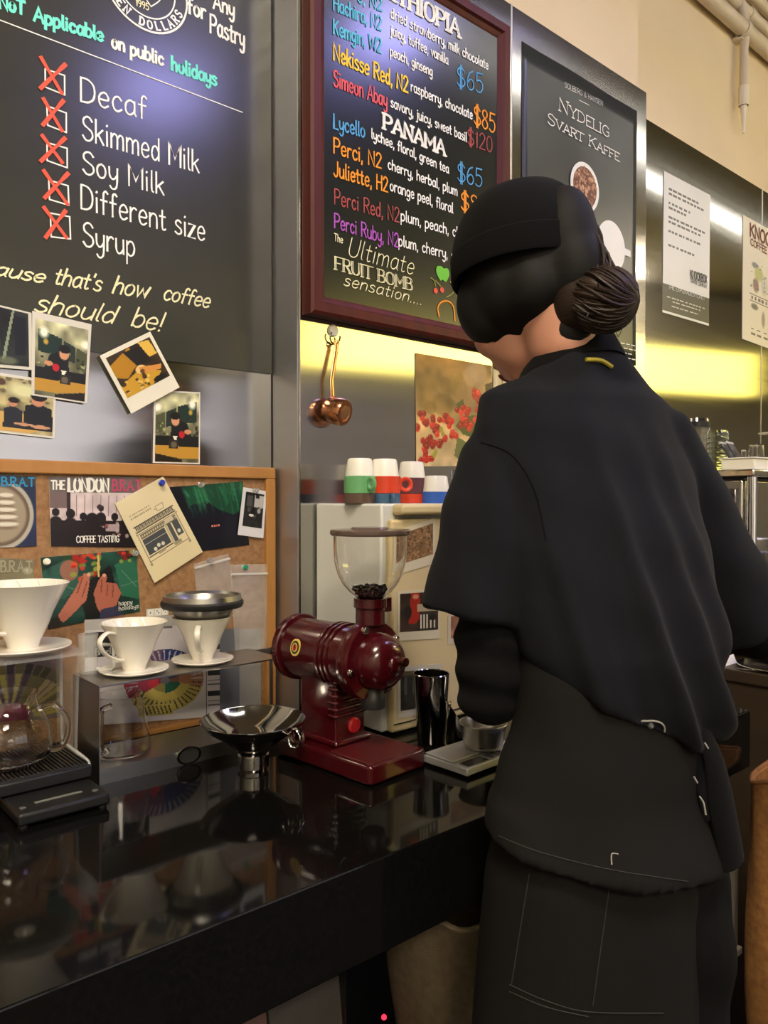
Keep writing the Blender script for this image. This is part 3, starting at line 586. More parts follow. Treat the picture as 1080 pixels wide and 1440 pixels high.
# ------------------------------------------------------------------ photographs stuck on chalkboard and steel
def barista(seed, flip=False, sit=0):
    """a blurry snapshot of a bar scene: dark shirt, red kettle, yellow wood top"""
    p = Pic(56, 72, (.45, .45, .36)); p.grad((.78, .78, .62), (.40, .40, .30), 0, .6); p.noise(9, .4, seed)
    p.poly([(.05, .12), (.5, .2), (.5, .45), (.05, .42)], (.10, .19, .17)); p.poly([(.54, .22), (.76, .28), (.76, .5), (.54, .46)], (.14, .20, .18)); p.poly([(.78, .28), (1, .34), (1, .6), (.78, .55)], (.30, .32, .22))
    p.ell(.16, .16, .12, .1, (1, 1, .9), 1, .6); p.ell(.96, .22, .12, .08, (1, 1, .92), 1, .6); p.ell(.2, .28, .06, .05, (.75, .62, .25), 1, .5)
    p.blobs(40, (0, .35, 1, .72), [(.2, .2, .16), (.7, .72, .5), (.5, .52, .4), (.12, .12, .1)], .03, seed)
    p.rect(0, .62, 1, .80, (.08, .08, .09)); p.poly([(0, .78), (1, .76), (1, .88), (.4, .95), (0, .95)], (.74, .56, .20)); p.poly([(.4, .96), (1, .88), (1, 1), (.4, 1)], (.12, .09, .05))
    p.poly([(.18, .62), (.28, .44), (.50, .38), (.64, .44), (.66, .66), (.60, .74), (.2, .74)], (.07, .08, .10)); p.ell(.55, .40, .10, .085, (.82, .60, .45)); p.ell(.56, .335, .12, .06, (.06, .05, .05))
    p.ell(.26, .56, .09, .035, (.80, .58, .42)); p.ell(.40, .60, .075, .055, (.74, .12, .17)); p.poly([(.5, .63), (.6, .63), (.57, .68), (.53, .68)], (.95, .93, .85)); p.rect(.48, .68, .70, .80, (.16, .15, .13)); p.ell(.58, .75, .07, .05, (.5, .45, .36), .7)
    if flip: p.a = p.a[:, ::-1]
    return p
def crowd(seed):
    p = Pic(60, 56, (.62, .58, .42)); p.noise(8, .4, seed); p.ell(.62, .22, .3, .2, (.86, .86, .66), 1, .6); p.blobs(30, (0, 0, 1, .5), [(.4, .36, .26), (.75, .72, .5), (.3, .2, .16)], .05, seed)
    p.poly([(0, .66), (1, .62), (1, .84), (.7, 1), (0, 1)], (.82, .66, .36))
    for x, y, k, c_ in ((.15, .32, 1.1, (.1, .09, .12)), (.48, .46, .9, (.12, .13, .17)), (.80, .36, 1.4, (.07, .08, .11))):
        p.poly([(x - .14 * k, .92), (x - .12 * k, y + .12), (x, y + .06), (x + .13 * k, y + .14), (x + .15 * k, .92)], c_); p.ell(x, y, .07 * k, .09 * k, (.78, .54, .42)); p.ell(x + .01, y - .05 * k, .08 * k, .065 * k, (.09, .07, .06))
    p.ell(.05, .48, .08, .1, (.85, .18, .25)); p.rect(.08, .62, .22, .86, (.25, .24, .2)); p.poly([(.04, .58), (.22, .58), (.16, .64), (.1, .64)], (.95, .95, .9)); p.ell(.62, .84, .14, .03, (.80, .60, .45)); p.ell(.84, .86, .14, .035, (.80, .60, .45))
    return p
p = Pic(50, 60, (.12, .14, .14)); p.noise(5, .5, 3); p.rect(0, .2, .4, .34, (.45, .48, .25), .7); p.poly([(.70, 0), (.74, 0), (.56, .9), (.5, .9)], (.55, .6, .5)); p.rect(.74, .1, .95, .8, (.08, .09, .13)); p.ell(.42, .62, .06, .18, (.5, .52, .45), .8, .5); p.ell(.6, .92, .25, .1, (.45, .48, .38), .8, .5); p.ell(.25, .95, .2, .12, (.7, .5, .34), .8, .4)
ph = 'snapshots stuck over the lower edge of the chalkboard'
card('photo_print', [(-40, 420), (46, 441), (47, 521), (-40, 514)], R_ - .007, 'dim bluish snapshot at the left picture edge, below the chalk writing', 'photo', p, (.05, .03, .06, .05), group=ph)
card('photo_print', [(-40, 518), (80, 537), (77, 617), (-40, 604)], R_ - .0078, 'snapshot of three people around a bar, lowest at the left picture edge', 'photo', crowd(5), (.03, .05, .03, .04), group=ph)
card('photo_print', [(47, 438), (130, 457), (123, 568), (45, 556)], R_ - .009, 'upright snapshot of a barista pouring from a red kettle, overlapping two others', 'photo', barista(3), (.05, .08, .05, .02), group=ph)
card('photo_print', [(217, 549), (282, 552), (281, 653), (215, 651)], R_ - .002, 'upright snapshot of a barista just above the cork board frame', 'photo', barista(9, True), (.04, .02, .03, .02), group=ph)
p = Pic(60, 60, (.22, .16, .08)); p.noise(6, .5, 6); p.poly([(.0, .2), (.5, .0), (.62, .35), (.2, .62), (.0, .5)], (.70, .50, .10)); p.poly([(0, .7), (.5, .55), (.9, .8), (.6, 1), (0, 1)], (.78, .60, .16)); p.poly([(.35, .05), (.75, .1), (.8, .5), (.5, .5)], (.10, .09, .08)); p.ell(.52, .56, .12, .1, (.9, .76, .5)); p.poly([(.5, .5), (.95, .66), (.9, .76), (.5, .66)], (.82, .56, .26)); p.blobs(18, (.05, .6, .6, .95), [(.35, .22, .08), (.9, .75, .4), (.2, .14, .08)], .05, 3); p.poly([(.72, 0), (.95, .05), (.98, .4), (.8, .4)], (.88, .72, .30)); p.ell(.8, .93, .16, .07, (.08, .07, .06))
card('instant_photo', [(141, 501), (212, 467), (253, 545), (185, 582)], R_ - .0085, 'tilted square instant photo with a broad white foot, of hands over a counter', 'photo', p, (.07, .07, .06, .24), col=(.90, .89, .82), group=ph)

# ------------------------------------------------------------------ cork board standing on the counter
YK = 1.288
pine = mat('honey pine', rgb(182, 132, 74), .45, noise=((30, 30, 3), .3, rgb(166, 116, 60))); cork = mat('cork', rgb(164, 126, 86), .85, noise=((120, 120, 120), .2, rgb(136, 100, 66)), bump=((200, 200, 200), .4, .002))
CT = .88
tr = at_y(388, 658, YK); xr, zt = tr.x, tr.z; fw = .0215
r = empty('cork_board', (0, R_ - .002, CT), 'cork pin board in a honey pine frame standing on the counter', 'pin board'); O = r.location
mb = MB(); mb.box((-.5, 1.296, CT + .01), (xr - .01, R_ - .002, zt - .01)); mb.build('cork_panel', cork, r, smooth=False, origin=O)
for lo, hi in (((-.5, YK, zt - fw), (xr, R_ - .002, zt)), ((xr - fw, YK, CT), (xr, R_ - .002, zt - fw)), ((-.5, YK, CT), (xr - fw, R_ - .002, CT + .010))):
    mb = MB(); mb.box(lo, hi); mb.build('frame_rail', pine, r, smooth=False, origin=O, bevel=.002)
YC[0] = 0
YP = 1.2955
def plabel(o, name, mt, items, Y, **k): YC[0] = Y; return chalk(name, mt, items, o, **k)
# latte art card
p = Pic(70, 70, (.12, .17, .30)); p.noise(3, .2); p.ell(.45, .55, .52, .50, (.70, .68, .62), 1, .03); p.ell(.45, .55, .46, .44, (.40, .34, .28), 1, .04); p.ell(.45, .55, .42, .40, (.62, .57, .48), 1, .1)
for i, y in enumerate((.28, .38, .48, .58, .68)): p.ell(.55, y, .13 + .02 * i, .035, (.86, .84, .78), 1, .3); p.ell(.55, y + .055, .12 + .02 * i, .02, (.5, .43, .34), 1, .3)
p.rect(0, 0, 1, .13, (.20, .22, .24))
o, q, c = card('event_card', [(-45, 664), (50, 670), (51, 768), (-45, 772)], YP, 'card showing a latte art cup under blue letters, at the left picture edge', 'card', p)
plabel(o, 'printed_title', C('blue ink', 50, 140, 190), [('B.R.A.T', (2, 683), (48, 684), 12)], YP - .0012, wid=.0026, pen=0)
# london card
p = Pic(100, 80, (.30, .28, .28)); p.noise(4, .2); p.rect(0, 0, 1, .22, (.42, .39, .38)); p.rect(0, .22, 1, .62, (.80, .74, .74)); p.noise(12, .12, 7)
for x in np.arange(.28, .95, .09): p.rect(x, .26, x + .012, .56, (.55, .48, .48))
p.rect(.18, .22, .22, .7, (.2, .14, .14)); p.rect(0, .22, .18, .45, (.45, .38, .38)); p.rect(0, .62, 1, 1, (.10, .07, .08))
for x, y, k in ((.06, .56, 1), (.22, .58, 1.2), (.36, .62, 1), (.46, .66, 1.7), (.56, .5, .8), (.72, .62, 1), (.84, .6, 1.1)): p.ell(x, y - .05, .045 * k, .06 * k, (.10, .07, .08)); p.ell(x, y + .12 * k, .08 * k, .12 * k, (.12, .08, .09))
p.ell(.54, .43, .03, .04, (.25, .18, .18)); p.rect(.62, .68, .78, .78, (.65, .58, .58)); p.blobs(20, (.55, .62, .95, .85), [(.7, .64, .62), (.3, .24, .24), (.5, .3, .3)], .02, 4)
o, q, c = card('event_card', [(69, 670), (197, 671), (191, 770), (71, 768)], YP, 'grey event card headed THE LONDON, pinned behind the shop drawing card', 'card', p)
plabel(o, 'printed_title', white_ink, [('THE', (72, 688), (91, 688), 12, dict(wid=.0024)), ('LONDON', (96, 691), (153, 691), 18, dict(wid=.0042)), ('COFFEE TASTING', (107, 763), (167, 762), 9, dict(wid=.0015))], YP - .0012, pen=0)
plabel(o, 'printed_title', C('rose ink', 184, 74, 106), [('B.R.A.T', (158, 690), (197, 690), 15)], YP - .0012, wid=.003, pen=0)
# lower B.R.A.T card
p = Pic(50, 40, (.52, .50, .38)); p.noise(3, .2); p.ell(.9, .3, .1, .12, (.78, .76, .66), .8, .6); p.rect(0, .62, 1, 1, (.08, .08, .07)); p.rect(0, .76, .96, .9, (.12, .12, .1))
o, q, c = card('event_card', [(-45, 783), (47, 787), (47, 840), (-45, 842)], YP, 'small olive card with pale letters above the big white dripper', 'card', p)
plabel(o, 'printed_title', C('grey ink', 160, 158, 130), [('B.R.A.T', (0, 804), (44, 804), 15)], YP - .0012, wid=.0024, pen=0)
# hands and cherries
p = Pic(100, 80, (.10, .24, .20)); p.noise(7, .5, 3)
for pts, c_ in (([(0, .2), (.25, .05), (.4, .4), (.2, .62), (0, .6)], (.16, .34, .28)), ([(.75, .2), (1, .1), (1, .8), (.8, .7)], (.16, .40, .30)), ([(.2, 0), (.45, 0), (.35, .25)], (.14, .26, .14)), ([(.35, .5), (.7, .2), (.8, .9), (.4, 1)], (.06, .07, .06))): p.poly(pts, c_)
for a_ in ((.05, .3, .3, .5), (.82, .3, .98, .6), (.8, .55, 1, .5), (.1, .5, .3, .25)): p.line(*a_, .006, (.34, .52, .42))
p.ell(.27, .22, .1, .16, (.62, .40, .32), .9); p.blobs(26, (.3, .02, .6, .38), [(.80, .22, .14), (.86, .30, .16), (.55, .60, .24), (.45, .55, .22), (.7, .12, .1)], .035, 5); p.blobs(8, (.78, .02, .98, .2), [(.82, .2, .14), (.55, .6, .26), (.5, .1, .08)], .035, 9)
p.line(.58, .05, .57, .35, .012, (.8, .7, .4))
p.poly([(.16, .95), (.10, .86), (.30, .52), (.42, .28), (.48, .32), (.46, .48), (.42, .68), (.24, .88)], (.70, .42, .33)); p.poly([(.52, .80), (.50, .6), (.56, .42), (.62, .32), (.66, .38), (.64, .46), (.76, .50), (.80, .66), (.72, .88), (.56, .92)], (.66, .38, .30))
for a_ in ((.40, .34, .33, .56), (.44, .42, .38, .62), (.60, .42, .58, .6), (.66, .50, .64, .66), (.72, .52, .70, .7)): p.line(*a_, .006, (.45, .24, .18))
p.ell(.465, .31, .022, .03, (.84, .62, .52)); p.ell(.63, .35, .022, .028, (.84, .62, .52)); p.poly([(.56, .86), (.74, .84), (.80, 1), (.54, 1)], (.20, .20, .30)); p.poly([(0, .9), (.12, .84), (.14, 1), (0, 1)], (.14, .12, .1))
o, q, c = card('photo_card', [(56, 784), (191, 773), (196, 860), (66, 885)], YP, 'photo card of two hands picking coffee cherries among green leaves', 'card', p)
plabel(o, 'printed_note', white_ink, [('happy', (166, 852), (185, 849), 6), ('holidays', (166, 859), (194, 855), 6)], YP - .0012, wid=.0008, pen=0)
# aurora
p = Pic(80, 64, (.06, .07, .12)); p.noise(4, .3); p.poly([(.2, 0), (1, 0), (1, .42), (.8, .5), (.6, .4), (.45, .25), (.2, .3)], (.08, .26, .18))
R = random.Random(4)
for i in range(46): x = R.uniform(.15, 1); h = R.uniform(.12, .5); p.line(x, .0 + R.uniform(0, .1), x + .03, h, R.uniform(.006, .02), R.choice(((.16, .46, .30), (.24, .58, .38), (.10, .32, .24))), .45)
p.ell(.42, .62, .3, .3, (.07, .07, .12), 1, .6)
for x in (.45, .49, .52, .55): p.rect(x, .63, x + .02, .66, (.85, .5, .45))
card('photo_card', [(238, 685), (341, 677), (350, 766), (262, 778)], YP, 'dark photo card of green northern lights', 'card', p)
# shop drawing card
p = Pic(110, 150, (.87, .82, .66)); dk = (.28, .28, .26); p.noise(3, .03)
p.rect(.12, .34, .88, .40, (.66, .62, .50))
for x in np.arange(.12, .88, .032): p.rect(x, .345, x + .014, .385, dk)
p.line(.10, .34, .90, .34, .006, dk); p.line(.10, .405, .90, .405, .006, dk); p.line(.08, .43, .92, .43, .006, dk); p.rect(.14, .44, .86, .50, (.42, .40, .34))
for i, x in enumerate(np.arange(.15, .85, .045)): p.ell(x + .02, .47, .014, .018, (.78, .74, .6), 1, .3)
p.rect(.14, .51, .58, .70, (.26, .28, .30)); p.rect(.14, .57, .58, .575, (.7, .68, .58)); p.rect(.60, .47, .64, .74, (.72, .68, .55)); p.rect(.65, .50, .72, .73, (.30, .31, .32)); p.rect(.75, .50, .86, .68, (.28, .30, .31)); p.rect(.64, .44, .80, .49, (.78, .74, .62))
for x, y in ((.28, .67), (.36, .65), (.44, .66), (.80, .63)): p.ell(x, y, .035, .025, (.85, .83, .75), 1, .2)
for x in (.10, .89): p.line(x, .40, x, .78, .012, (.6, .56, .45)); p.ell(x, .80, .025, .02, (.6, .56, .45))
p.line(.12, .72, .60, .72, .005, dk); p.line(.10, .77, .90, .77, .005, dk); p.rect(.62, .72, .76, .76, (.6, .57, .46)); p.rect(.3, .72, .44, .75, (.66, .6, .5))
for y, xa, xb in ((.20, .12, .50), (.235, .12, .50)):
    x = xa
    while x < xb: p.rect(x, y, x + .03, y + .016, (.62, .58, .46)); x += .042
for a_ in ((.60, .25, .62, .31), (.62, .31, .74, .31), (.74, .31, .76, .25), (.60, .25, .76, .25), (.57, .27, .61, .29)): p.line(*a_, .004, (.5, .47, .4))
o, q, c = card('drawn_card', [(161, 708), (229, 670), (284, 776), (216, 820)], YP - .003, 'tilted cream card with a drawn shop front, held by a blue pin', 'card', p, thick=.002, rough=.5)
# small instant photo
p = Pic(40, 54, (.12, .12, .12)); p.noise(7, .6, 3); p.rect(.5, .05, 1, .4, (.72, .72, .70)); p.rect(.55, .05, .75, .15, (.2, .2, .2)); p.rect(.1, .1, .4, .4, (.3, .3, .3)); p.blobs(14, (.1, .4, .9, .7), [(.06, .06, .06), (.7, .7, .68), (.3, .3, .3)], .08, 4); p.ell(.4, .66, .14, .04, (.86, .86, .84))
card('instant_photo', [(342, 685), (375, 691), (370, 757), (334, 752)], YP - .004, 'small black and white instant photo at the right end of the cork board', 'photo', p, (.13, .08, .1, .2), col=(.86, .86, .86), group='small prints on the cork board')
# dotted strip
p = Pic(40, 12, (.80, .80, .76))
for x in (.05, .37, .69): p.rect(x, .1, x + .27, .9, (.90, .90, .86))
for x, y in ((.18, .5), (.48, .35), (.55, .6), (.78, .35), (.86, .6)): p.ell(x, y, .025, .1, (.15, .15, .15), 1, .3)
card('label_strip', [(205, 857), (236, 854), (236, 865), (205, 868)], YP, 'white strip of three dotted squares below the shop drawing card', 'label', p)
# flavour wheel chart
p = Pic(140, 140, (.80, .78, .78)); R = random.Random(7); cx, cy = .565, .62
ang_ = np.degrees(np.arctan2(-(p.Y - cy), p.X - cx)) % 360; rd = np.hypot(p.X - cx, p.Y - cy)
def sect(a0, a1, r0, r1, c_): p.mask(((ang_ >= a0) & (ang_ < a1) & (rd >= r0) & (rd < r1)).astype(float), c_)
for a0, a1, c_ in ((20, 95, (.14, .20, .42)), (95, 150, (.40, .28, .40)), (150, 215, (.62, .22, .30)), (215, 300, (.74, .68, .34)), (300, 345, (.70, .64, .32)), (345, 380, (.62, .42, .30)), (0, 20, (.62, .42, .30))):
    sect(a0, a1, .10, .30, c_); sect(a0, a1, 0, .11, tuple(v * .75 for v in c_))
sect(270, 345, .03, .12, (.12, .36, .26)); sect(130, 215, .05, .13, (.72, .18, .24)); sect(0, 360, 0, .035, (.42, .40, .42))
for a0 in range(0, 360, 9): sect(a0, a0 + 2.4, .20, .29, (.22, .20, .18) if 200 < a0 else (.70, .70, .72))
p.rect(.40, .84, .62, .95, (.78, .72, .38)); 
for x in np.arange(.41, .61, .03): p.line(x, .86, x + .02, .93, .006, (.35, .3, .15))
p.rect(.0, .12, .44, .36, (.10, .10, .09)); p.rect(.0, .0, 1, .1, (.70, .69, .66)); p.rect(.3, .1, .62, .12, (.4, .4, .4))
for y in (.12, .30, .55, .75): p.rect(.90, y, 1, y + .05, (.16, .16, .18)); p.rect(.90, y + .09, 1, y + .1, (.4, .4, .42)); p.rect(.90, y + .13, 1, y + .14, (.4, .4, .42))
p.rect(.885, .1, .89, 1, (.4, .4, .42))
o, q, c = card('flavour_chart', [(118, 872), (308, 862), (308, 1008), (118, 1022)], YP - .002, 'white chart with a round coloured flavour wheel behind the steel shelf', 'chart', p, rough=.5)
plabel(o, 'printed_title', C('pale ink', 170, 170, 160), [('Brazil -', (133, 922), (162, 919), 9)], YP - .0035, wid=.0014, pen=0)
card('paper_sheet', [(308, 885), (336, 884), (336, 1008), (308, 1012)], YP - .001, 'blue-grey sheet between the flavour chart and the pine frame', 'paper', None, col=(.42, .43, .46))
card('paper_sheet', [(335, 885), (366, 884), (366, 1000), (335, 1006)], YP, 'pale grey sheet beside the pine frame, under a plastic bag', 'paper', None, col=(.58, .57, .56))
# colour fan chart behind the glass server
p = Pic(80, 70, (.44, .38, .34)); p.noise(3, .2); cx, cy = .45, 1.0
ang_ = np.degrees(np.arctan2(-(p.Y - cy), p.X - cx)) % 360; rd = np.hypot(p.X - cx, p.Y - cy); R = random.Random(2)
for i, a0 in enumerate(range(10, 172, 7)):
    c_ = R.choice(((.58, .54, .22), (.62, .58, .30), (.42, .40, .18), (.50, .30, .24), (.30, .24, .22), (.66, .60, .40)))
    p.mask(((ang_ > a0) & (ang_ < a0 + 5.5) & (rd > .3) & (rd < .88)).astype(float), c_); p.mask(((ang_ > a0) & (ang_ < a0 + 5.5) & (rd > .72) & (rd < .88)).astype(float), tuple(v * .6 for v in c_))
p.ell(.5, .9, .2, .2, (.48, .14, .22), .9, .3)
card('colour_chart', [(-50, 925), (84, 918), (84, 1010), (-50, 1022)], YP - .002, 'fan-shaped colour chart seen through the glass coffee server', 'chart', p, rough=.5)
# pins
def pin(px, col_, label, Y=YP - .006):
    c = at_y(*px, Y); r = empty('push_pin', c, label, 'pin', 'push pins on the cork board')
    mb = MB(); mb.lathe([(.0005, .009), (.0042, .009), (.0048, .0075), (.0028, .006), (.0026, .003), (.0055, .0015), (.0055, 0), (.0005, 0)], (0, 0, 0), (-.1, -1, .1), n=18); mb.build('pin_head', col_, r)
    mb = MB(); mb.tube([(0, .008, 0), (0, 0, 0)], .0006, n=6); mb.build('pin_needle', chrome, r)
clearp = mat('clear plastic', (.9, .9, .9), .1, trans=.85)
pin((227, 679), mat('blue plastic', rgb(40, 60, 170), .3), 'blue push pin in the shop drawing card')
pin((343, 798), mat('green plastic', rgb(30, 140, 100), .3), 'green push pin holding the larger plastic bag')
pin((282, 682), clearp, 'clear push pin in the northern lights card'); pin((65, 790), mat('white plastic', rgb(240, 236, 215), .4), 'white push pin at the corner of the cherry picking card')
pin((359, 690), clearp, 'clear push pin in the small instant photo', YP - .007); pin((294, 788), clearp, 'clear push pin holding the smaller plastic bag'); pin((189, 778), clearp, 'clear push pin at the right of the cherry picking card')
# zip bags
bagm = mat('clear bag film', (.80, .79, .76), .16, alpha=.20, spec=1.0, bump=((38, 38, 38), .7, .012))
bagw = mat('bag zip strip', (.8, .8, .78), .3, alpha=.55)
def bag(px, label, Y, seed):
    q = [at_y(x, y, Y) for x, y in px]; c = sum(q, Vector()) / 4; r = empty('plastic_bag', c, label, 'bag', 'zip bags on the cork board'); R = np.random.RandomState(seed)
    n = 26; g = R.rand(9, 9); mb = MB(); W = n + 1; sides = []
    for sgn in (-1, 1):
        vs = []
        for j in range(W):
            for i in range(W):
                u, v = i / n, j / n; p_ = (q[0]*(1-u)+q[1]*u)*(1-v)+(q[3]*(1-u)+q[2]*u)*v - c
                e = min(1, 6 * min(u, 1 - u, v, 1 - v)); iu, iv = u * 7.9, v * 7.9; a_, b_ = int(iu), int(iv); fu, fv = iu - a_, iv - b_
                h = (g[b_][a_]*(1-fu)+g[b_][a_+1]*fu)*(1-fv)+(g[b_+1][a_]*(1-fu)+g[b_+1][a_+1]*fu)*fv
                vs.append(p_ + Vector((0, sgn * e * (.0008 + .0035 * h) - .0025, 0)))
        mb.add(vs, [(j*W+i, j*W+i+1, (j+1)*W+i+1, (j+1)*W+i) for j in range(n) for i in range(n)])
    mb.build('bag_film', bagm, r, fix=False)
    m2 = MB(); f = lambda u, v: (q[0]*(1-u)+q[1]*u)*(1-v)+(q[3]*(1-u)+q[2]*u)*v - c
    m2.tube([f(0, .10) + Vector((0, -.0055, 0)), f(1, .10) + Vector((0, -.0055, 0))], .0022, n=8, flat=.5); m2.build('zip_strip', bagw, r)
    return r
bag([(271, 793), (320, 778), (331, 850), (277, 852)], 'small clear zip bag behind the steel cone filter', YP - .004, 3)
r = bag([(322, 794), (374, 793), (373, 928), (330, 930)], 'larger crinkled clear zip bag beside the pine frame', YP - .009, 8)

# ------------------------------------------------------------------ counter
r = empty('counter', (0, .99, CT - .112), 'black granite counter with a thick polished front edge', 'counter')
mb = MB(); mb.box((-1.6, .67 - .99, 0), (1.54, 1.309 - .99, .112)); mb.build('worktop', granite, r, bevel=.002, smooth=False)
blackp = mat('black laminate', (.006, .006, .006), .4)
struct('trim_7', MB().box((-1.6, 1.27, 0), (1.54, 1.309, CT - .113)), blackp)
struct('trim_8', MB().box((-1.6, .74, 0), (1.2, 1.269, .12)), blackp)
brownw = mat('dark brown wood', rgb(62, 50, 36), .45, noise=((3, 3, 30), .3, rgb(48, 38, 27)))
r = empty('side_counter', (2.25, .4, 0), 'brown wooden side counter carrying the espresso machine', 'counter')
mb = MB(); mb.box((-.37, -1.0, CT - .03), (.5, .909, CT)); mb.build('worktop', brownw, r, bevel=.003, smooth=False)
mb = MB(); mb.box((-.36, -.99, 0), (.48, .909, CT - .031)); mb.build('cabinet', brownw, r, smooth=False)

# ------------------------------------------------------------------ steel shelf with a raised tray
ZS = 1.024
r = empty('steel_shelf', (.56, 1.18, CT), 'open brushed steel counter shelf carrying two white drippers', 'shelf'); O = r.location
t = .0015; X0, X1, Y0, Y1 = .422, .735, 1.108, 1.215
mb = MB(); mb.box((X0, Y0, ZS - .003), (X1, Y1, ZS)); mb.build('top', steel_shelf, r, origin=O, smooth=False, bevel=.0008)
mb = MB(); mb.box((X0, Y0, CT), (X0 + t, Y1, ZS - .003)); mb.build('side_panel', steel_shelf, r, origin=O, smooth=False)
mb = MB(); mb.box((X0 + t, Y0 + .001, CT + .020), (X1 + .05, Y1, CT + .022)); mb.build('tray', steel_shelf, r, origin=O, smooth=False)
mb = MB(); mb.box((X0 + t, Y0, CT), (X1 + .05, Y0 + t, CT + .0225)); mb.build('front_lip', steel_shelf, r, origin=O, smooth=False)
c = at_y(264, 1070, Y0 - .001); c.z = CT + .0145; mb = MB(); mb.lathe([(.0115, 0), (.0138, 0), (.0138, .003), (.0115, .003)], c - O, (0, -1, 0), closed=True, n=30, sx=1.5); mb.lathe([(.0005, 0), (.0113, 0), (.0113, .001), (.0005, .001)], c - O, (0, -1, 0), n=30, m=1, sx=1.5); mb.build('grommet', [chrome_d, dark], r)
mb = MB(); mb.box((X1 + .044, Y1 - .004, CT + .022), (X1 + .049, Y1, ZS - .003)); mb.box((X1 - .002, Y1 - .004, ZS - .02), (X1 + .049, Y1 - .001, ZS - .004)); mb.build('rear_post', steel_shelf, r, origin=O, smooth=False)

# ------------------------------------------------------------------ drippers
porc = mat('white porcelain', rgb(232, 228, 215), .18, coat=.4)
def dripper(name, loc, label, k, hang, rib=True, group='white porcelain drippers'):
    """cone on a saucer; k scales, hang is the world angle of the handle"""
    r = empty(name, loc, label, 'dripper', group)
    P_out = [(.0165, .003), (.0185, .012), (.0225, .020), (.0280, .032), (.0330, .046), (.0400, .0605), (.0490, .077), (.0505, .079)]
    P_in = [(.0490, .0795), (.0465, .077), (.0300, .044), (.0140, .012), (.0120, .003)]
    mb = MB(); mb.lathe([(a * k, b * k) for a, b in P_out + P_in], n=56, closed=True); mb.build('cone', porc, r)
    mb = MB(); mb.lathe([(a * k, b * k) for a, b in ((.012, 0), (.036, 0), (.0500, .0045), (.0525, .0065), (.0520, .0080), (.0490, .0075), (.036, .0048), (.0185, .0055), (.012, .006))], n=56, closed=True); mb.build('saucer', porc, r)
    for i in range(12):
        m2 = MB(); pts = []
        for j in range(9):
            v = j / 8; rr = .0135 + (.0468 - .0135) * v; th = i * math.pi / 6 + .9 * v; pts.append((rr * math.cos(th) * k, rr * math.sin(th) * k, (.012 + .0655 * v) * k))
        m2.tube(pts, .0013 * k, n=6); m2.build('rib', porc, r)
    d = Vector((math.cos(hang), math.sin(hang), 0)); m3 = MB()
    pts = cr([d * .040 * k + Vector((0, 0, .066 * k)), d * .058 * k + Vector((0, 0, .070 * k)), d * .072 * k + Vector((0, 0, .060 * k)), d * .066 * k + Vector((0, 0, .044 * k)), d * .046 * k + Vector((0, 0, .030 * k)), d * .026 * k + Vector((0, 0, .024 * k))], 5)
    m3.tube(pts, .0048 * k, n=10, flat=.55, up=(-d.y, d.x, 0)); m3.build('handle', porc, r)
    return r
dripper('coffee_dripper', (.497, 1.160, ZS), 'white dripper with its handle to the left, on the steel shelf', 1.0, math.radians(205))
dripper('coffee_dripper', (.614, 1.160, ZS), 'white dripper under the steel cone filter, on the steel shelf', .96, math.radians(-125))
# steel cone filter sitting in the second dripper
r = empty('cone_filter', (.614, 1.160, ZS + .052), 'steel cone filter with a black rubber rim, sitting in a white dripper', 'filter')
mb = MB(); mb.lathe([(.0220, 0), (.0455, .028), (.0585, .046), (.0625, .0555), (.0605, .0560), (.056, .046), (.043, .028), (.020, .001)], n=56, closed=True); mb.build('steel_cone', mat('etched steel', (.40, .39, .37), .32, 1), r)
mb = MB(); mb.lathe([(.0600, .0400), (.0645, .0400), (.0670, .0445), (.0670, .0490), (.0645, .0520), (.0610, .0500)], n=56, closed=True); mb.build('rubber_rim', mat('black rubber', (.012, .012, .012), .5), r)
mb = MB(); mb.lathe([(.0605, .0505), (.0640, .0515), (.0625, .0600), (.0595, .0600)], n=56, closed=True); mb.build('rim_band', steel_shelf, r)
# ------------------------------------------------------------------ drip stand with scale and server at the far left
acr = mat('clear acrylic', (.80, .82, .80), .06, alpha=.16, spec=1.0); acr_e = mat('frosted acrylic edge', (.74, .76, .74), .2, alpha=.55)
glass = mat('clear glass', (.98, .98, .97), .0, trans=1, ior=1.42)
r = empty('drip_scale', (.345, 1.115, CT), 'slim black scale with a pale display strip, under the drip stand', 'scale')
mb = MB(); mb.box((-.058, -.095, .004), (.058, .095, .020)); mb.build('scale_body', mat('black plastic', (.012, .012, .012), .3), r, bevel=.004, seg=3)
mb = MB(); mb.box((-.030, -.070, .0201), (.030, -.064, .0206)); mb.build('display', mat('pale display', rgb(120, 122, 112), .3), r, smooth=False)
for x in (-.047, .045): mb = MB(); mb.lathe([(.0005, 0), (.004, 0), (.004, .001), (.0005, .001)], (x, -.075, .0198), n=16); mb.build('button', mat('grey button', (.12, .12, .12), .4), r)
for i, (x, y) in enumerate(((-.05, -.085), (.05, -.085), (-.05, .085), (.05, .085))): mb = MB(); mb.lathe([(.006, 0), (.006, .005)], (x, y, 0), n=12); mb.build('foot', mat('black rubber', (.012, .012, .012), .5), r)
r = empty('drip_stand', (.333, 1.160, CT + .0215), 'clear acrylic drip stand on a black base holding the big white dripper', 'stand'); O = r.location
zt = 1.078 - O.z
mb = MB(); mb.box((-.085, -.072, .0), (.072, .062, .018)); mb.build('base', mat('black plastic', (.012, .012, .012), .3), r, bevel=.003)
grid = MB(); 
for i in range(27): x = -.078 + i * .0055; grid.box((x, -.066, .0185), (x + .0028, .056, .0215))
for y in (-.066, -.006, .053): grid.box((-.080, y, .018), (.067, y + .003, .020))
grid.build('drip_grate', mat('dark steel grate', (.16, .155, .15), .35, 1), r, smooth=False)
mb = MB(); R_o, R_i = .030, .030; n = 32; sq = []
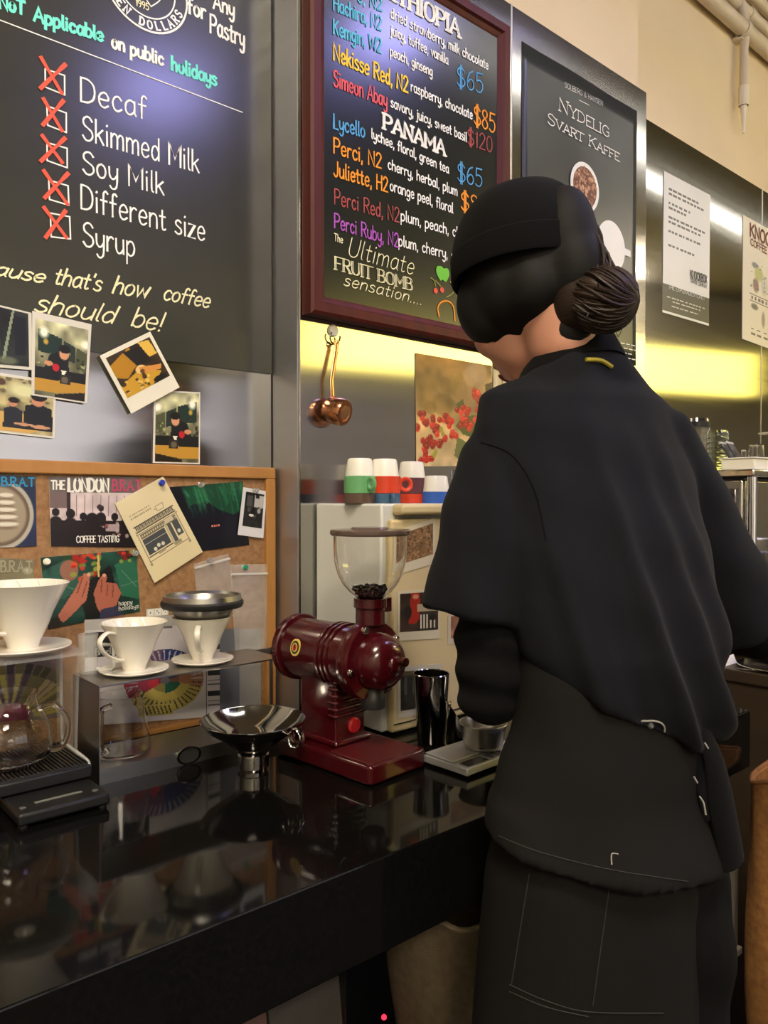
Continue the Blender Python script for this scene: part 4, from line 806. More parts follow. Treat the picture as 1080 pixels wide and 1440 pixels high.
for (lo, hi) in (((-.085, -.065, zt - .004), (-.03, .058, zt)), ((.03, -.065, zt - .004), (.070, .058, zt)), ((-.03, -.065, zt - .004), (.03, -.03, zt)), ((-.03, .03, zt - .004), (.03, .058, zt))): mb.box(lo, hi)
mb.build('top_plate', acr, r, smooth=False)
for x in (-.085, .066): mb = MB(); mb.prism([(x, -.015, .0), (x, .058, .0), (x, .058, zt - .004), (x, -.030, zt - .004)], (.004, 0, 0)); mb.build('side_plate', acr, r, smooth=False)
mb = MB(); pts = cr([(.0705, .052, zt - .004), (.0705, .050, .05), (.0705, .046, .03), (.0705, .030, .0235), (.0705, -.045, .0205), (.0705, -.062, .016), (.0705, -.062, .003)], 5); mb.tube(pts, .0026, n=8); mb.build('edge_rail', acr_e, r)
dripper('coffee_dripper', (.333, 1.155, 1.0785), 'biggest white dripper at the left picture edge, on the clear drip stand', 1.22, math.radians(205))
r = empty('coffee_server', (.312, 1.152, O.z + .0225), 'round clear glass coffee server with handle on the black grate', 'glass server')
mb = MB(); mb.lathe([(.0005, .001), (.040, .001), (.052, .010), (.0570, .026), (.0545, .050), (.044, .072), (.037, .084), (.036, .094), (.038, .100), (.0365, .100), (.0345, .094), (.0355, .084), (.042, .072), (.0525, .050), (.0550, .026), (.050, .012), (.039, .0035), (.0005, .0035)], n=56, caps=False); mb.build('glass_body', glass, r)
mb = MB(); mb.lathe([(.053, .0115), (.0562, .015), (.0582, .022), (.0582, .018), (.055, .011)], n=48, closed=True); mb.build('base_band', glass, r)
d = Vector((.77, -.64, 0)); mb = MB(); mb.tube(cr([d * .042 + Vector((0, 0, .078)), d * .062 + Vector((0, 0, .084)), d * .080 + Vector((0, 0, .066)), d * .082 + Vector((0, 0, .044)), d * .072 + Vector((0, 0, .024)), d * .056 + Vector((0, 0, .022))], 6), .0042, n=12); mb.build('glass_handle', glass, r)
r = empty('glass_server', (.478, 1.168, CT + .022), 'straight clear glass jug standing inside the steel shelf', 'glass server')
mb = MB(); mb.lathe([(.0005, .001), (.040, .001), (.044, .006), (.044, .020), (.034, .076), (.034, .086), (.036, .090), (.0345, .090), (.0322, .086), (.0322, .076), (.042, .020), (.042, .0065), (.039, .004), (.0005, .004)], n=48, caps=False); mb.build('glass_body', glass, r)
d = Vector((-.75, -.66, 0)); mb = MB(); mb.tube(cr([d * .034 + Vector((0, 0, .080)), d * .058 + Vector((0, 0, .080)), d * .062 + Vector((0, 0, .070)), d * .063 + Vector((0, 0, .030)), d * .060 + Vector((0, 0, .016)), d * .042 + Vector((0, 0, .016))], 6), .0048, n=12); mb.build('glass_handle', glass, r)
r = empty('acrylic_jug', (.439, 1.196, ZS), 'small clear plastic measuring cup behind the left dripper on the steel shelf', 'measuring cup')
mb = MB(); mb.lathe([(.0005, 0), (.0135, 0), (.0155, .062), (.0145, .062), (.0128, .002), (.0005, .002)], n=36, caps=False); mb.build('cup_body', acr, r)
d = Vector((.72, -.69, 0)); mb = MB(); mb.tube([d * .015 + Vector((0, 0, .046)), d * .036 + Vector((0, 0, .046)), d * .040 + Vector((0, 0, .042)), d * .040 + Vector((0, 0, .012)), d * .036 + Vector((0, 0, .008)), d * .0135 + Vector((0, 0, .008))], .0028, n=8); mb.build('cup_handle', acr_e, r)

# ------------------------------------------------------------------ steel funnel in front of the shelf
r = empty('steel_funnel', (.625, 1.020, CT), 'wide polished steel funnel with a ring handle, standing on the counter', 'funnel')
prof_o = [(.0205, 0), (.0225, .030), (.026, .034), (.050, .052), (.072, .066), (.0785, .075), (.0800, .0765), (.0805, .078), (.0790, .0788)]
prof_i = [(.0770, .0770), (.070, .0665), (.0485, .0530), (.0245, .0355), (.0212, .030), (.0192, 0)]
mb = MB(); mb.lathe(prof_o + prof_i, n=64, closed=True); mb.build('funnel_cone', mat('funnel steel', (.55, .54, .52), .09, 1), r)
mb = MB(); mb.lathe([(.0208, .006), (.0235, .006), (.0235, .024), (.0208, .024)], n=48, closed=True); mb.build('spout_collar', chrome, r)
d = Vector((.30, -.95, 0)); s_ = Vector((.95, .30, 0)); mb = MB(); mb.tube([d * (.083 + .011 * math.sin(t)) + Vector((0, 0, .062 + .014 * math.cos(t))) for t in [2 * math.pi * i / 24 for i in range(24)]], .0065, n=10, closed=True, flat=.3, up=s_); mb.build('ring_handle', chrome, r)

# ------------------------------------------------------------------ red grinder
red = mat('deep red enamel', (.052, .0022, .005), .22, coat=.4, noise=((25, 25, 25), .3, (.042, .002, .0042)))
redb = mat('bright red button', (.42, .012, .016), .3)
r = empty('coffee_grinder', (.761, .955, CT), 'dark red coffee grinder with a clear bean hopper', 'coffee grinder', rz=math.radians(5))
def rbox(lo, hi, rad, n=5):
    x0, y0, z0 = lo; x1, y1, z1 = hi; pts = []
    for cx, cy, a0 in ((x1 - rad, y1 - rad, 0), (x0 + rad, y1 - rad, 90), (x0 + rad, y0 + rad, 180), (x1 - rad, y0 + rad, 270)):
        for i in range(n + 1): a_ = math.radians(a0 + 90 * i / n); pts.append((cx + rad * math.cos(a_), cy + rad * math.sin(a_)))
    return pts
def rprism(mb, lo, hi, rad, m=0):
    P = rbox(lo, hi, rad); mb.loft([[Vector((x, y, z)) for x, y in P] for z in (lo[2], hi[2])], m=m)
mb = MB(); rprism(mb, (-.062, -.108, .002), (.062, .110, .030), .010); mb.build('base', red, r, bevel=.004, seg=3)
mb = MB(); rprism(mb, (-.054, -.100, .0295), (.054, -.012, .0312), .006); mb.build('base_inset', mat('worn red enamel', (.065, .005, .007), .35), r, bevel=.0008)
mb = MB(); rprism(mb, (-.040, -.012, .030), (.040, .092, .040), .006); mb.build('column_foot', red, r, bevel=.004)
mb = MB(); rprism(mb, (-.032, -.002, .036), (.032, .082, .150), .004); mb.build('column', red, r, bevel=.002)
for i in range(7):
    z = .076 + i * .0105; m2 = MB(); m2.tube([(-.033, .012, z), (-.033, -.001, z), (-.031, -.0035, z), (.031, -.0035, z), (.033, -.001, z), (.033, .012, z)], .0029, n=8); m2.build('column_rib', red, r)
mb = MB(); mb.lathe([(.0005, .0055), (.010, .0055), (.0125, .0035), (.0125, 0), (.0005, 0)], (.006, -.002, .056), (0, -1, 0), n=32); mb.build('power_button', redb, r)
Z = .166; AX = (0, -1, 0)
mb = MB(); mb.lathe([(.0005, -.132), (.050, -.132), (.0545, -.129), (.0550, -.124), (.0550, -.118), (.0530, -.116), (.0490, -.116), (.0490, .030), (.0480, .036), (.0005, .036)], (0, 0, Z), AX, n=64); mb.build('motor_housing', red, r)
for i in range(3): m2 = MB(); m2.lathe([(.0485, -.0028), (.0520, -.0028), (.0525, 0), (.0520, .0028), (.0485, .0028)], (0, .024 - i * .011, Z), AX, n=56, closed=True); m2.build('housing_rib', red, r)
mb = MB(); mb.lathe([(.0005, .030), (.0560, .030), (.0600, .033), (.0610, .038), (.0610, .052), (.0590, .056), (.0440, .058), (.0440, .062), (.0430, .072), (.0390, .083), (.0310, .092), (.0200, .0965), (.0140, .0975), (.0130, .101), (.0090, .104), (.0005, .1045)], (0, 0, Z), AX, n=64); mb.build('burr_housing', red, r)
mb = MB(); mb.lathe([(.0005, 0), (.0052, 0), (.0052, .006), (.0068, .007), (.0068, .014), (.0005, .0145)], (.004, -.103, Z + .006), AX, n=20); mb.build('adjusting_knob', mat('bronze', (.20, .07, .05), .35, 1), r)
for sx, sz in ((-.058, -.010), (.050, .030), (-.026, .052), (.030, -.048)): m2 = MB(); m2.lathe([(.0005, .006), (.0045, .006), (.0058, .004), (.0058, 0), (.0005, 0)], (sx * .9, -.056, Z + sz * .95), AX, n=18); m2.build('thumb_screw', chrome, r)
mb = MB(); mb.lathe([(.0005, 0), (.0175, 0), (.0190, .003), (.0190, .018), (.0165, .022), (.0165, .060), (.0005, .060)], (0, -.052, .094), n=36); mb.build('chute', mat('dark rubber', (.02, .019, .02), .4), r)
mb = MB(); mb.lathe([(.0225, 0), (.0225, .024), (.0255, .026), (.0255, .040), (.0205, .040), (.0205, 0)], (0, -.046, .222), n=40, closed=True); mb.box((.020, -.054, .238), (.040, -.038, .260)); mb.build('hopper_neck', red, r, bevel=.0008)
hz = .262; hp = [(.0200, 0), (.0235, .003), (.0330, .010), (.0430, .022), (.0500, .036), (.0545, .052), (.0562, .068), (.0565, .096)]
mb = MB(); mb.lathe([(a_ + 0, b_) for a_, b_ in hp] + [(a_ - .0022, b_ + .0005) for a_, b_ in hp[::-1]], (0, -.046, hz), n=64, closed=True); hop = mb.build('hopper', glass, r)
mb = MB(); mb.lathe([(.0545, .0960), (.0600, .0960), (.0618, .0985), (.0618, .1030), (.0600, .1050), (.030, .1058), (.028, .1085), (.0005, .1095), (.0005, .1050), (.0545, .1015)], (0, -.046, hz), n=64); mb.build('hopper_lid', mat('smoky lid', (.24, .17, .15), .12, trans=.55), hop)
p = Pic(48, 48, (.86, .80, .45)); p.ell(.5, .5, .50, .50, (.88, .80, .36), 1, .03); p.ell(.5, .5, .40, .40, (.06, .05, .05), 1, .05); p.ell(.5, .5, .28, .28, (.88, .84, .7), 1, .05); p.ell(.5, .5, .22, .22, (.78, .14, .06), 1, .06); p.poly([(.36, .70), (.5, .40), (.54, .46), (.42, .74)], (.06, .05, .05)); p.poly([(.64, .30), (.5, .6), (.46, .54), (.58, .26)], (.06, .05, .05))
el = math.radians(12); en = Vector((-math.cos(el), 0, math.sin(el))); eu = Vector((math.sin(el), 0, math.cos(el))); ec = Vector((0, .075, Z)) + en * .0492
mb = MB(); cols_ = [mat('emblem gold', rgb(214, 190, 92), .3), mat('emblem black', (.012, .011, .011), .35), mat('emblem red', rgb(206, 46, 24), .35)]
def edisc(rr, lift, m, r0=0):
    mb.add([ec + en * lift + Vector((0, -1, 0)) * rr * math.cos(t) + eu * rr * 1.15 * math.sin(t) for t in [2 * math.pi * i / 40 for i in range(40)]], [tuple(range(40))], m)
mb.lathe([(.0005, -.003), (.0118, -.003), (.0118, .0006), (.0005, .0006)], ec, en, n=40, sx=1.15)
edisc(.0092, .0010, 1); edisc(.0064, .0014, 0); edisc(.0044, .0018, 2)
for sg in (1, -1): mb.add([ec + en * .0022 + Vector((0, -1, 0)) * x * sg + eu * y * sg for x, y in ((-.0012, -.0062), (.0012, -.0052), (.0020, .0004), (-.0004, .0012))], [(0, 1, 2, 3)], 1)
mb.build('emblem', cols_, r, smooth=False, fix=False)
# beans in the hopper
bn = mat('roasted beans', (.028, .014, .009), .35, noise=((60, 60, 60), .3, (.018, .009, .006)))
mb = MB(); R = random.Random(11)
for i in range(240):
    z = R.uniform(.004, .017) ; rr = 1.0 * (np.interp(z, [0, .003, .010, .022, .036], [.019, .021, .029, .038, .045]) - .007); a_ = R.uniform(0, 6.283); d_ = rr * math.sqrt(R.random())
    M = Matrix.Rotation(R.uniform(0, 6), 3, 'X') @ Matrix.Rotation(R.uniform(0, 6), 3, 'Z'); mb.ell((d_ * math.cos(a_), d_ * math.sin(a_), z), (.0052, .0038, .0030), M, n=10, k=6)
M = r.matrix_basis if hasattr(r, 'matrix_basis') else None
o = mb.build('coffee_beans', bn, None); o.location = r.location + Matrix.Rotation(math.radians(5), 3, 'Z') @ Vector((0, -.046, hz)); tag(o, 'dark roasted coffee beans lying at the bottom of the clear hopper', 'coffee beans', kind='stuff')

# ------------------------------------------------------------------ white cabinet with photos, cups on top
wm = mat('white painted metal', rgb(212, 214, 208), .4); ym = mat('aged cream plastic', rgb(206, 190, 146), .45, noise=((4, 4, 4), .3, rgb(198, 180, 134)))
BX0, BX1, BY0, BY1, BZ = .886, 1.26, 1.010, 1.216, 1.286
r = empty('water_boiler', (1.07, 1.113, CT), 'white box-shaped cabinet with a cream front, standing on the counter behind the grinder', 'cabinet'); O = r.location
mb = MB(); mb.box((BX0, BY0 + .012, CT + .004), (BX1, BY1, BZ)); mb.build('body', wm, r, origin=O, bevel=.004)
mb = MB(); mb.box((BX0 + .010, BY0 - .004, CT + .004), (BX1 - .004, BY0 + .0115, BZ - .028)); mb.build('front_door', ym, r, origin=O, bevel=.005, seg=3)
mb = MB(); mb.box((BX0 + .022, BY0 - .018, BZ - .020), (BX1, BY0 + .0115, BZ - .001)); mb.build('top_ledge', ym, r, origin=O, bevel=.006, seg=3)
mb = MB(); mb.box((BX0 + .014, BY0 - .0055, CT + .018), (BX1 - .01, BY0 - .004, CT + .020)); mb.build('door_seam', dark, r, origin=O, smooth=False)
YB2 = BY0 - .0045
p = Pic(50, 44, (.50, .38, .26)); p.noise(5, .2, 2); p.blobs(160, (0, 0, 1, 1), [(.34, .24, .16), (.62, .48, .32), (.24, .17, .12), (.72, .56, .40)], .035, 3, .7)
card('instant_photo', [(557, 747), (612, 728), (612, 792), (557, 809)], YB2, 'instant photo of brown beans, highest on the cream cabinet front', 'photo', p, (.09, .1, .07, .22), col=(.80, .77, .66), group='photos on the cream cabinet')
p = Pic(50, 50, (.20, .15, .12)); p.noise(6, .5, 2); p.poly([(.28, .0), (.5, .0), (.52, .3), (.6, .5), (.42, .8), (.22, .8)], (.60, .14, .10)); p.ell(.4, .1, .08, .07, (.75, .5, .4)); p.rect(.5, .5, 1, 1, (.20, .18, .15))
for x in (.52, .6, .68, .78, .88): p.rect(x, .58, x + .045, .95, (.80, .78, .70))
p.rect(.45, .3, 1, .5, (.66, .6, .48)); p.ell(.85, .66, .1, .1, (.1, .08, .07)); p.ell(.2, .5, .1, .2, (.1, .09, .09))
card('instant_photo', [(559, 832), (618, 828), (618, 898), (559, 902)], YB2, 'instant photo with a red figure, in the middle of the cream cabinet front', 'photo', p, (.05, .05, .04, .18), col=(.80, .77, .66), group='photos on the cream cabinet')
p = Pic(30, 40, (.66, .46, .36)); p.noise(4, .4, 2)
card('instant_photo', [(630, 866), (690, 858), (690, 896), (630, 907)], YB2, 'instant photo half hidden behind the black sleeve', 'photo', p, (.06, .04, .05, .2), col=(.78, .75, .66), group='photos on the cream cabinet')
p = Pic(44, 50, (.10, .10, .11)); p.noise(7, .7, 5); p.rect(0, 0, 1, .12, (.34, .30, .24))
for x in (.1, .3, .42, .62): p.rect(x, .15, x + .05, .6, (.30, .30, .31))
card('instant_photo', [(559, 938), (622, 934), (622, 1000), (559, 1012)], YB2, 'dark instant photo, lowest on the cream cabinet front, behind the steel tumbler', 'photo', p, (.06, .10, .06, .14), col=(.74, .72, .66), group='photos on the cream cabinet')
cupw = mat('white cup glaze', rgb(236, 235, 222), .3)
def make_cup(loc, band, bh, hang, label, top=.058):
    r = empty('coffee_cup', loc, label, 'cup', 'upturned cups on the white cabinet')
    mb = MB(); mb.lathe([(.0262, 0), (.0272, .001), (.0268, bh), (.0228, top - .004), (.0212, top - .001), (.0185, top), (.0175, top - .0015), (.0005, top - .002), (.0005, top - .005), (.0200, top - .006), (.0250, .002)], n=44, closed=True); mb.build('cup_body', cupw, r)
    mb = MB(); mb.lathe([(.0276, 0), (.0292, .0005), (.0292, bh), (.0276, bh + .0008)], n=44, closed=True); b = mb.build('colour_band', band, r)
    d = Vector((math.cos(hang), math.sin(hang), 0)); mb = MB(); k = bh * .34; mb.tube([d * (.0300 + k * .9 + k * math.cos(t)) + Vector((0, 0, bh * .55 + k * math.sin(t))) for t in [2 * math.pi * i / 20 for i in range(20)]], .0034, n=10, closed=True, flat=1.3); mb.build('handle', band, r)
    return r
cm = {n: mat('glaze ' + n, rgb(*c_), .35) for n, c_ in dict(green=(104, 168, 112), brown=(92, 72, 62), red=(206, 66, 40), blue=(52, 96, 176), purple=(96, 56, 62), teal=(60, 92, 120), grey=(86, 74, 72)).items()}
def stack(px, y, low, up, h1, h2, l1, l2):
    a_ = at_y(px, 700, y); make_cup((a_.x, y, BZ), cm[low], .018, h1, l1, .050)
    if up: make_cup((a_.x, y, BZ + .0505 - .032), cm[up], .031, h2, l2, .064)
stack(506, 1.10, 'brown', 'green', math.radians(-20), math.radians(-98), 'brown-banded cup at the bottom, under the green-banded cup', 'green-banded upturned cup, leftmost on the white cabinet')
stack(541, 1.085, 'teal', 'red', math.radians(-110), math.radians(-30), 'dark blue-banded cup at the bottom, under the red-banded cup', 'red-banded upturned cup, second from the left on the white cabinet')
stack(579, 1.12, 'red', 'purple', math.radians(-15), math.radians(-20), 'red-banded cup at the bottom, under the plum-banded cup', 'plum-banded upturned cup, third from the left on the white cabinet')
a_ = at_y(613, 700, 1.08); make_cup((a_.x, 1.08, BZ), cm['blue'], .022, math.radians(10), 'single blue-banded upturned cup beside the person', .054)
r = empty('water_glass', (1.185, 1.10, BZ), 'plain clear glass beside the blue-banded cup', 'glass')
mb = MB(); mb.lathe([(.0005, 0), (.026, 0), (.031, .068), (.0295, .068), (.025, .003), (.0005, .003)], n=40, caps=False); mb.build('glass_wall', glass, r)

# ------------------------------------------------------------------ tumbler, small scoop cup, scale, bowl
c = at_z(620, 1046, CT); r = empty('steel_tumbler', (.925, .938, CT), 'tall polished steel mixing tumbler between the cabinet and the scale', 'tumbler')
mb = MB(); mb.lathe([(.0005, 0), (.022, 0), (.0240, .003), (.031, .116), (.0315, .1175), (.0305, .1185), (.0295, .1175), (.0225, .005), (.0005, .004)], n=56, caps=False); mb.build('tumbler_body', chrome_d, r)
r = empty('steel_scoop', (.942, .900, CT), 'small slanted steel scoop leaning against the tumbler', 'scoop')
q = Matrix.Rotation(math.radians(8), 3, 'X')
mb = MB(); rings = []; n = 36
for k, (rr, z) in enumerate(((.009, 0), (.014, .002), (.0155, .012), (.0165, None), (.0157, None), (.0145, .012), (.0125, .004), (.003, .0035))):
    ring = []
    for j in range(n):
        t = 2 * math.pi * j / n; zz = z if z is not None else .050 + .022 * math.cos(t - math.radians(150)) - (.0006 if rr < .0160 else 0); ring.append(q @ Vector((rr * math.cos(t), rr * math.sin(t), zz)))
    rings.append(ring)
mb.loft(rings); mb.build('scoop_body', chrome_d, r)
mb = MB(); mb.tube([q @ Vector((-.0128, .009, .052)), q @ Vector((-.0138, .010, .064)), q @ Vector((-.0145, .0105, .075))], [.004, .006, .0062], n=12, flat=.5); mb.build('scoop_handle', chrome, r)
alu = mat('brushed aluminium', (.62, .62, .61), .42, .55, streak=((80, 3, 3), .4, .5))
c1, c2, c3 = at_z(590, 1066, CT + .016), at_z(658, 1083, CT + .016), at_z(740, 1053, CT + .016)
ax = (c3 - c2); ax.z = 0; ln = ax.length; ax.normalize(); ay = c1 - c2; ay.z = 0; dp = ay.length; ay = Vector((-ax.y, ax.x, 0))
r = empty('kitchen_scale', (c2.x, c2.y, CT), 'flat silver kitchen scale with a dark display strip, carrying the small bowl', 'scale', rz=math.atan2(ax.y, ax.x))
mb = MB(); mb.box((0, 0, .004), (ln, .089, .016)); mb.build('scale_body', alu, r, bevel=.002)
mb = MB(); mb.box((.002, .030, .0165), (ln - .002, .088, .0195)); mb.build('weighing_plate', alu, r, bevel=.0012)
mb = MB(); mb.box((.008, .004, .0161), (.055, .024, .0167)); mb.build('display', mat('dark display', (.03, .035, .03), .15), r, smooth=False)
for i in range(3): mb = MB(); mb.box((.064 + i * .014, .006, .0161), (.073 + i * .014, .022, .0168)); mb.build('scale_button', mat('grey button', (.12, .12, .12), .4), r, smooth=False)
for x, y in ((.012, .012), (ln - .012, .012), (.012, .078), (ln - .012, .078)): mb = MB(); mb.lathe([(.006, 0), (.006, .0042)], (x, y, 0), n=12); mb.build('foot', mat('black rubber', (.012, .012, .012), .5), r)
bw = r.matrix_basis
bc = at_z(680, 1052, CT + .0197)
r = empty('steel_bowl', bc, 'small spun steel bowl on the silver scale, under the black sleeve', 'bowl')
mb = MB(); mb.lathe([(.0005, 0), (.027, 0), (.0305, .003), (.0375, .038), (.0392, .0395), (.0385, .0408), (.0368, .0395), (.0295, .005), (.0005, .003)], n=56, caps=False); mb.build('bowl_body', mat('spun aluminium', (.60, .58, .54), .3, 1, streak=((3, 3, 200), .22, .4)), r)
# ------------------------------------------------------------------ espresso machine and the things on it
mach = mat('machine steel', (.46, .45, .44), .16, 1, streak=((3, 3, 60), .1, .24))
MX, MY0, MY1, MZ = 2.0, .86, 1.27, 1.372
r = empty('espresso_machine', (2.35, 1.06, CT), 'chrome espresso machine on the side counter at the right picture edge', 'espresso machine'); O = r.location
mb = MB(); mb.box((MX, MY0 + .03, CT + .05), (2.72, MY1, MZ - .02)); mb.build('body', mach, r, origin=O, bevel=.012, seg=3)
mb = MB(); mb.box((MX - .004, MY0 + .05, CT + .18), (MX, MY1 - .03, MZ - .05)); mb.build('side_panel', mat('mirror steel', (.36, .355, .36), .1, 1, bump=((6, 6, 6), .3, .006)), r, origin=O, bevel=.003)
mb = MB(); mb.box((MX - .012, MY0, MZ - .02), (2.73, MY1 + .01, MZ)); mb.build('cup_rail', chrome, r, origin=O, bevel=.004)
mb = MB(); mb.tube([(MX + .004, MY0 + .012, CT + .04), (MX + .004, MY0 + .012, MZ - .02)], .013, n=16); mb.build('corner_post', chrome, r, origin=O)
mb = MB(); mb.box((MX + .02, MY0 - .10, CT + .02), (2.70, MY0 + .03, CT + .07)); mb.build('drip_tray', mach, r, origin=O, bevel=.004)
for x in (2.2, 2.5):
    mb = MB(); mb.lathe([(.032, 0), (.036, .01), (.036, .05), (.028, .06)], (x, MY0 - .04, CT + .21), n=28); mb.build('group_head', chrome, r, origin=O)
    mb = MB(); mb.tube([(x, MY0 - .04, CT + .20), (x, MY0 - .18, CT + .185)], [.012, .015], n=12); mb.build('portafilter', mat('black plastic', (.012, .012, .012), .3), r, origin=O)
    mb = MB(); mb.box((x - .03, MY0 - .06, CT + .27), (x + .03, MY0 + .04, CT + .31)); mb.build('group_arm', chrome, r, origin=O, bevel=.004)
for x in (2.06, 2.66): mb = MB(); mb.lathe([(.025, 0), (.02, .055)], (x, 1.0, CT), n=16); mb.build('foot', chrome, r, origin=O)
for y in (1.05,):
    mb = MB(); mb.lathe([(.03, 0), (.03, .0012)], (MX - .005, y, CT + .34), (-1, 0, 0), n=24); mb.build('side_badge', chrome, r, origin=O)
def top(px, y, X): return Vector((0, 0, 0))
def onX(px, X):
    u = (px - 540) / F; d = X / (sT + u * cT); return Vector((X, d * (cT - u * sT), MZ))
whiteb = mat('white plastic', rgb(240, 236, 215), .4)
p0 = at_d(1046, 655, 2.12); r = empty('white_tray', (2.10, .925, MZ), 'white plastic tray lying on the espresso machine', 'tray')
mb = MB(); mb.box((-.06, -.045, 0), (.16, .045, .030)); mb.build('tray_body', whiteb, r, bevel=.004)
mb = MB(); mb.box((-.064, -.049, .030), (.164, .049, .033)); mb.build('tray_rim', whiteb, r, bevel=.001)
pw = at_d(1062, 638, 2.15)
r = empty('upturned_glass', (2.10, .903, MZ + .033), 'small upturned glass on the white tray', 'glass'); mb = MB(); mb.lathe([(.021, 0), (.018, .034), (.012, .0365), (.0005, .037), (.0005, .034), (.016, .033), (.0195, 0)], n=32, closed=True); mb.build('glass_wall', glass, r)
r = empty('upturned_glass', (2.12, .945, MZ + .033), 'narrow upturned shot glass at the left end of the white tray', 'glass'); mb = MB(); mb.lathe([(.008, 0), (.008, .022), (.004, .025), (.0005, .025), (.0005, .023), (.0066, .022), (.0066, 0)], n=24, closed=True); mb.build('glass_wall', glass, r)
r = empty('water_bottle', (2.14, 1.026, MZ), 'clear ribbed plastic bottle standing on the espresso machine', 'bottle')
pet = mat('clear bottle plastic', (.82, .95, .88), .03, trans=1, ior=1.35)
mb = MB(); pr = [(.0005, 0), (.026, 0)]
for i in range(7): z = .008 + i * .014; pr += [(.029, z), (.0295, z + .005), (.0265, z + .009)]
pr += [(.029, .108), (.026, .116), (.0005, .118)]
mb.lathe(pr, n=36); mb.build('bottle_body', pet, r)
r = empty('lidded_jar', (2.16, 1.098, MZ), 'tall clear jar with a black lid band behind the bottle', 'jar')
mb = MB(); mb.lathe([(.0005, 0), (.034, 0), (.036, .13), (.0005, .131)], n=32); mb.build('jar_body', glass, r)
mb = MB(); mb.lathe([(.0005, .131), (.038, .131), (.038, .146), (.0005, .147)], n=32); mb.build('jar_lid', mat('black plastic', (.012, .012, .012), .3), r)
mb = MB(); mb.lathe([(.0005, .147), (.036, .147), (.034, .156), (.0005, .157)], n=32); mb.build('lid_cap', chrome, r)
for i, (dy, lb) in enumerate(((.0, 'dark sachet standing slanted in the white tray, nearer the bottle'), (-.018, 'dark sachet standing slanted in the white tray, nearer the glass'))):
    r = empty('sachet', (2.066, .952 + dy, MZ + .033), lb, 'sachet', 'dark sachets on the espresso machine'); M = Matrix.Rotation(math.radians(-33), 4, 'X') @ Matrix.Rotation(math.radians(4), 4, 'Y')
    mb = MB(); mb.box((-.018, -.002, 0), (.018, .002, .052), M=M); mb.build('packet', mat('dark foil', (.035, .03, .025), .3), r, bevel=.0015)
    mb = MB(); mb.box((-.0185, -.0024, .046), (.0185, .0024, .052), M=M); mb.build('packet_seal', mat('pale foil', (.5, .48, .4), .3), r, smooth=False)
r = empty('wire_stand', (2.175, .897, MZ + .033), 'white wire stand with a small plate at the right picture edge', 'stand')
mb = MB(); mb.tube([(0, 0, .0), (0, 0, .10)], .004, n=8); mb.build('upright', whiteb, r)
mb = MB(); mb.lathe([(.0005, 0), (.03, 0), (.032, .003), (.0005, .003)], (0, 0, .068), n=28); mb.build('plate', whiteb, r)
mb = MB(); mb.lathe([(.0005, 0), (.022, 0), (.022, .004), (.0005, .004)], (0, 0, .0), n=28); mb.build('base_plate', whiteb, r)
# tray and papers on the side counter
r = empty('silver_tray', (1.968, .795, CT), 'round silver tray lying on the brown side counter', 'tray')
mb = MB(); mb.lathe([(.0005, .002), (.070, .002), (.085, .010), (.088, .010), (.0885, .0085), (.072, .0), (.0005, .0)], n=56, caps=False); mb.build('tray_dish', mat('tray silver', (.66, .62, .52), .18, 1), r)
r = empty('folded_paper', (1.930, .890, CT), 'folded white slip of paper behind the silver tray', 'paper'); mb = MB(); mb.prism([(-.035, 0, 0), (.035, .0, 0), (.030, .006, .022), (-.02, .008, .018)], (0, .0015, 0)); mb.build('slip', mat('white paper', (.8, .78, .72), .6), r, smooth=False)
r = empty('spoon', (1.892, .800, CT), 'small steel spoon lying in front of the silver tray', 'spoon'); mb = MB(); mb.tube([(-.004, .05, .003), (0, .0, .004), (.004, -.03, .004)], .0022, n=8); mb.build('spoon_handle', chrome, r); mb = MB(); mb.ell((.006, -.043, .005), (.009, .014, .0035)); mb.build('spoon_bowl', chrome, r)

# ------------------------------------------------------------------ things under and beside the counter
def weave(name, c1, c2): return mat(name, rgb(*c1), .9, noise=((70, 70, 70), .2, rgb(*c2)), bump=((420, 420, 420), .6, .002))
def sack(name, loc, sx, sy, h, label, mt, seed, topk=.8, lean=(0, 0), rim=None, cat='sack'):
    r = empty(name, loc, label, cat); R = np.random.RandomState(seed); mb = MB(); n = 40; rings = []; K = 16
    ph = R.rand(6) * 6.28
    for k in range(K + 1):
        v = k / K; s = 1 - (1 - topk) * v ** 1.5 - .14 * (1 - v) ** 6; ring = []
        for j in range(n):
            t = 2 * math.pi * j / n; c_, s_ = math.cos(t), math.sin(t); e = 2 / 3.2
            x = sx * s * math.copysign(abs(c_) ** e, c_); y = sy * s * math.copysign(abs(s_) ** e, s_)
            f = 1 + .035 * math.sin(3 * t + ph[0] + 3 * v) + .025 * math.sin(7 * t + ph[1] + 7 * v) + .03 * math.sin(9 * v + ph[2] + 2 * t)
            ring.append(Vector((x * f + lean[0] * v, y * f + lean[1] * v, h * v + .012 * v * math.sin(2 * t + ph[3]))))
        rings.append(ring)
    inner = [[Vector((p.x * .9 + lean[0] * .1, p.y * .9 + lean[1] * .1, p.z - dz)) for p in rings[-1]] for dz in (.004, .05)]
    mb.loft(rings + inner); mb.build('sack_body', mt, r)
    if rim: mb = MB(); mb.tube(rings[-1], .004, n=8, closed=True); mb.build('hem', rim, r)
    return r
sack('burlap_sack', (.925, .835, .12), .092, .080, .575, 'pale woven sack standing open under the counter beside the person', weave('pale hessian', (116, 102, 80), (98, 86, 66)), 3, 1.32, (-.03, 0), rim=weave('pale hem', (150, 136, 110), (130, 116, 92)))
sack('coffee_sack', (1.572, .540, 0), .115, .105, .775, 'tall brown burlap sack at the right picture edge beside the side counter', weave('brown burlap', (160, 112, 60), (126, 84, 42)), 6, .55, (-.05, .05), rim=weave('brown hem', (150, 104, 54), (120, 80, 40)))
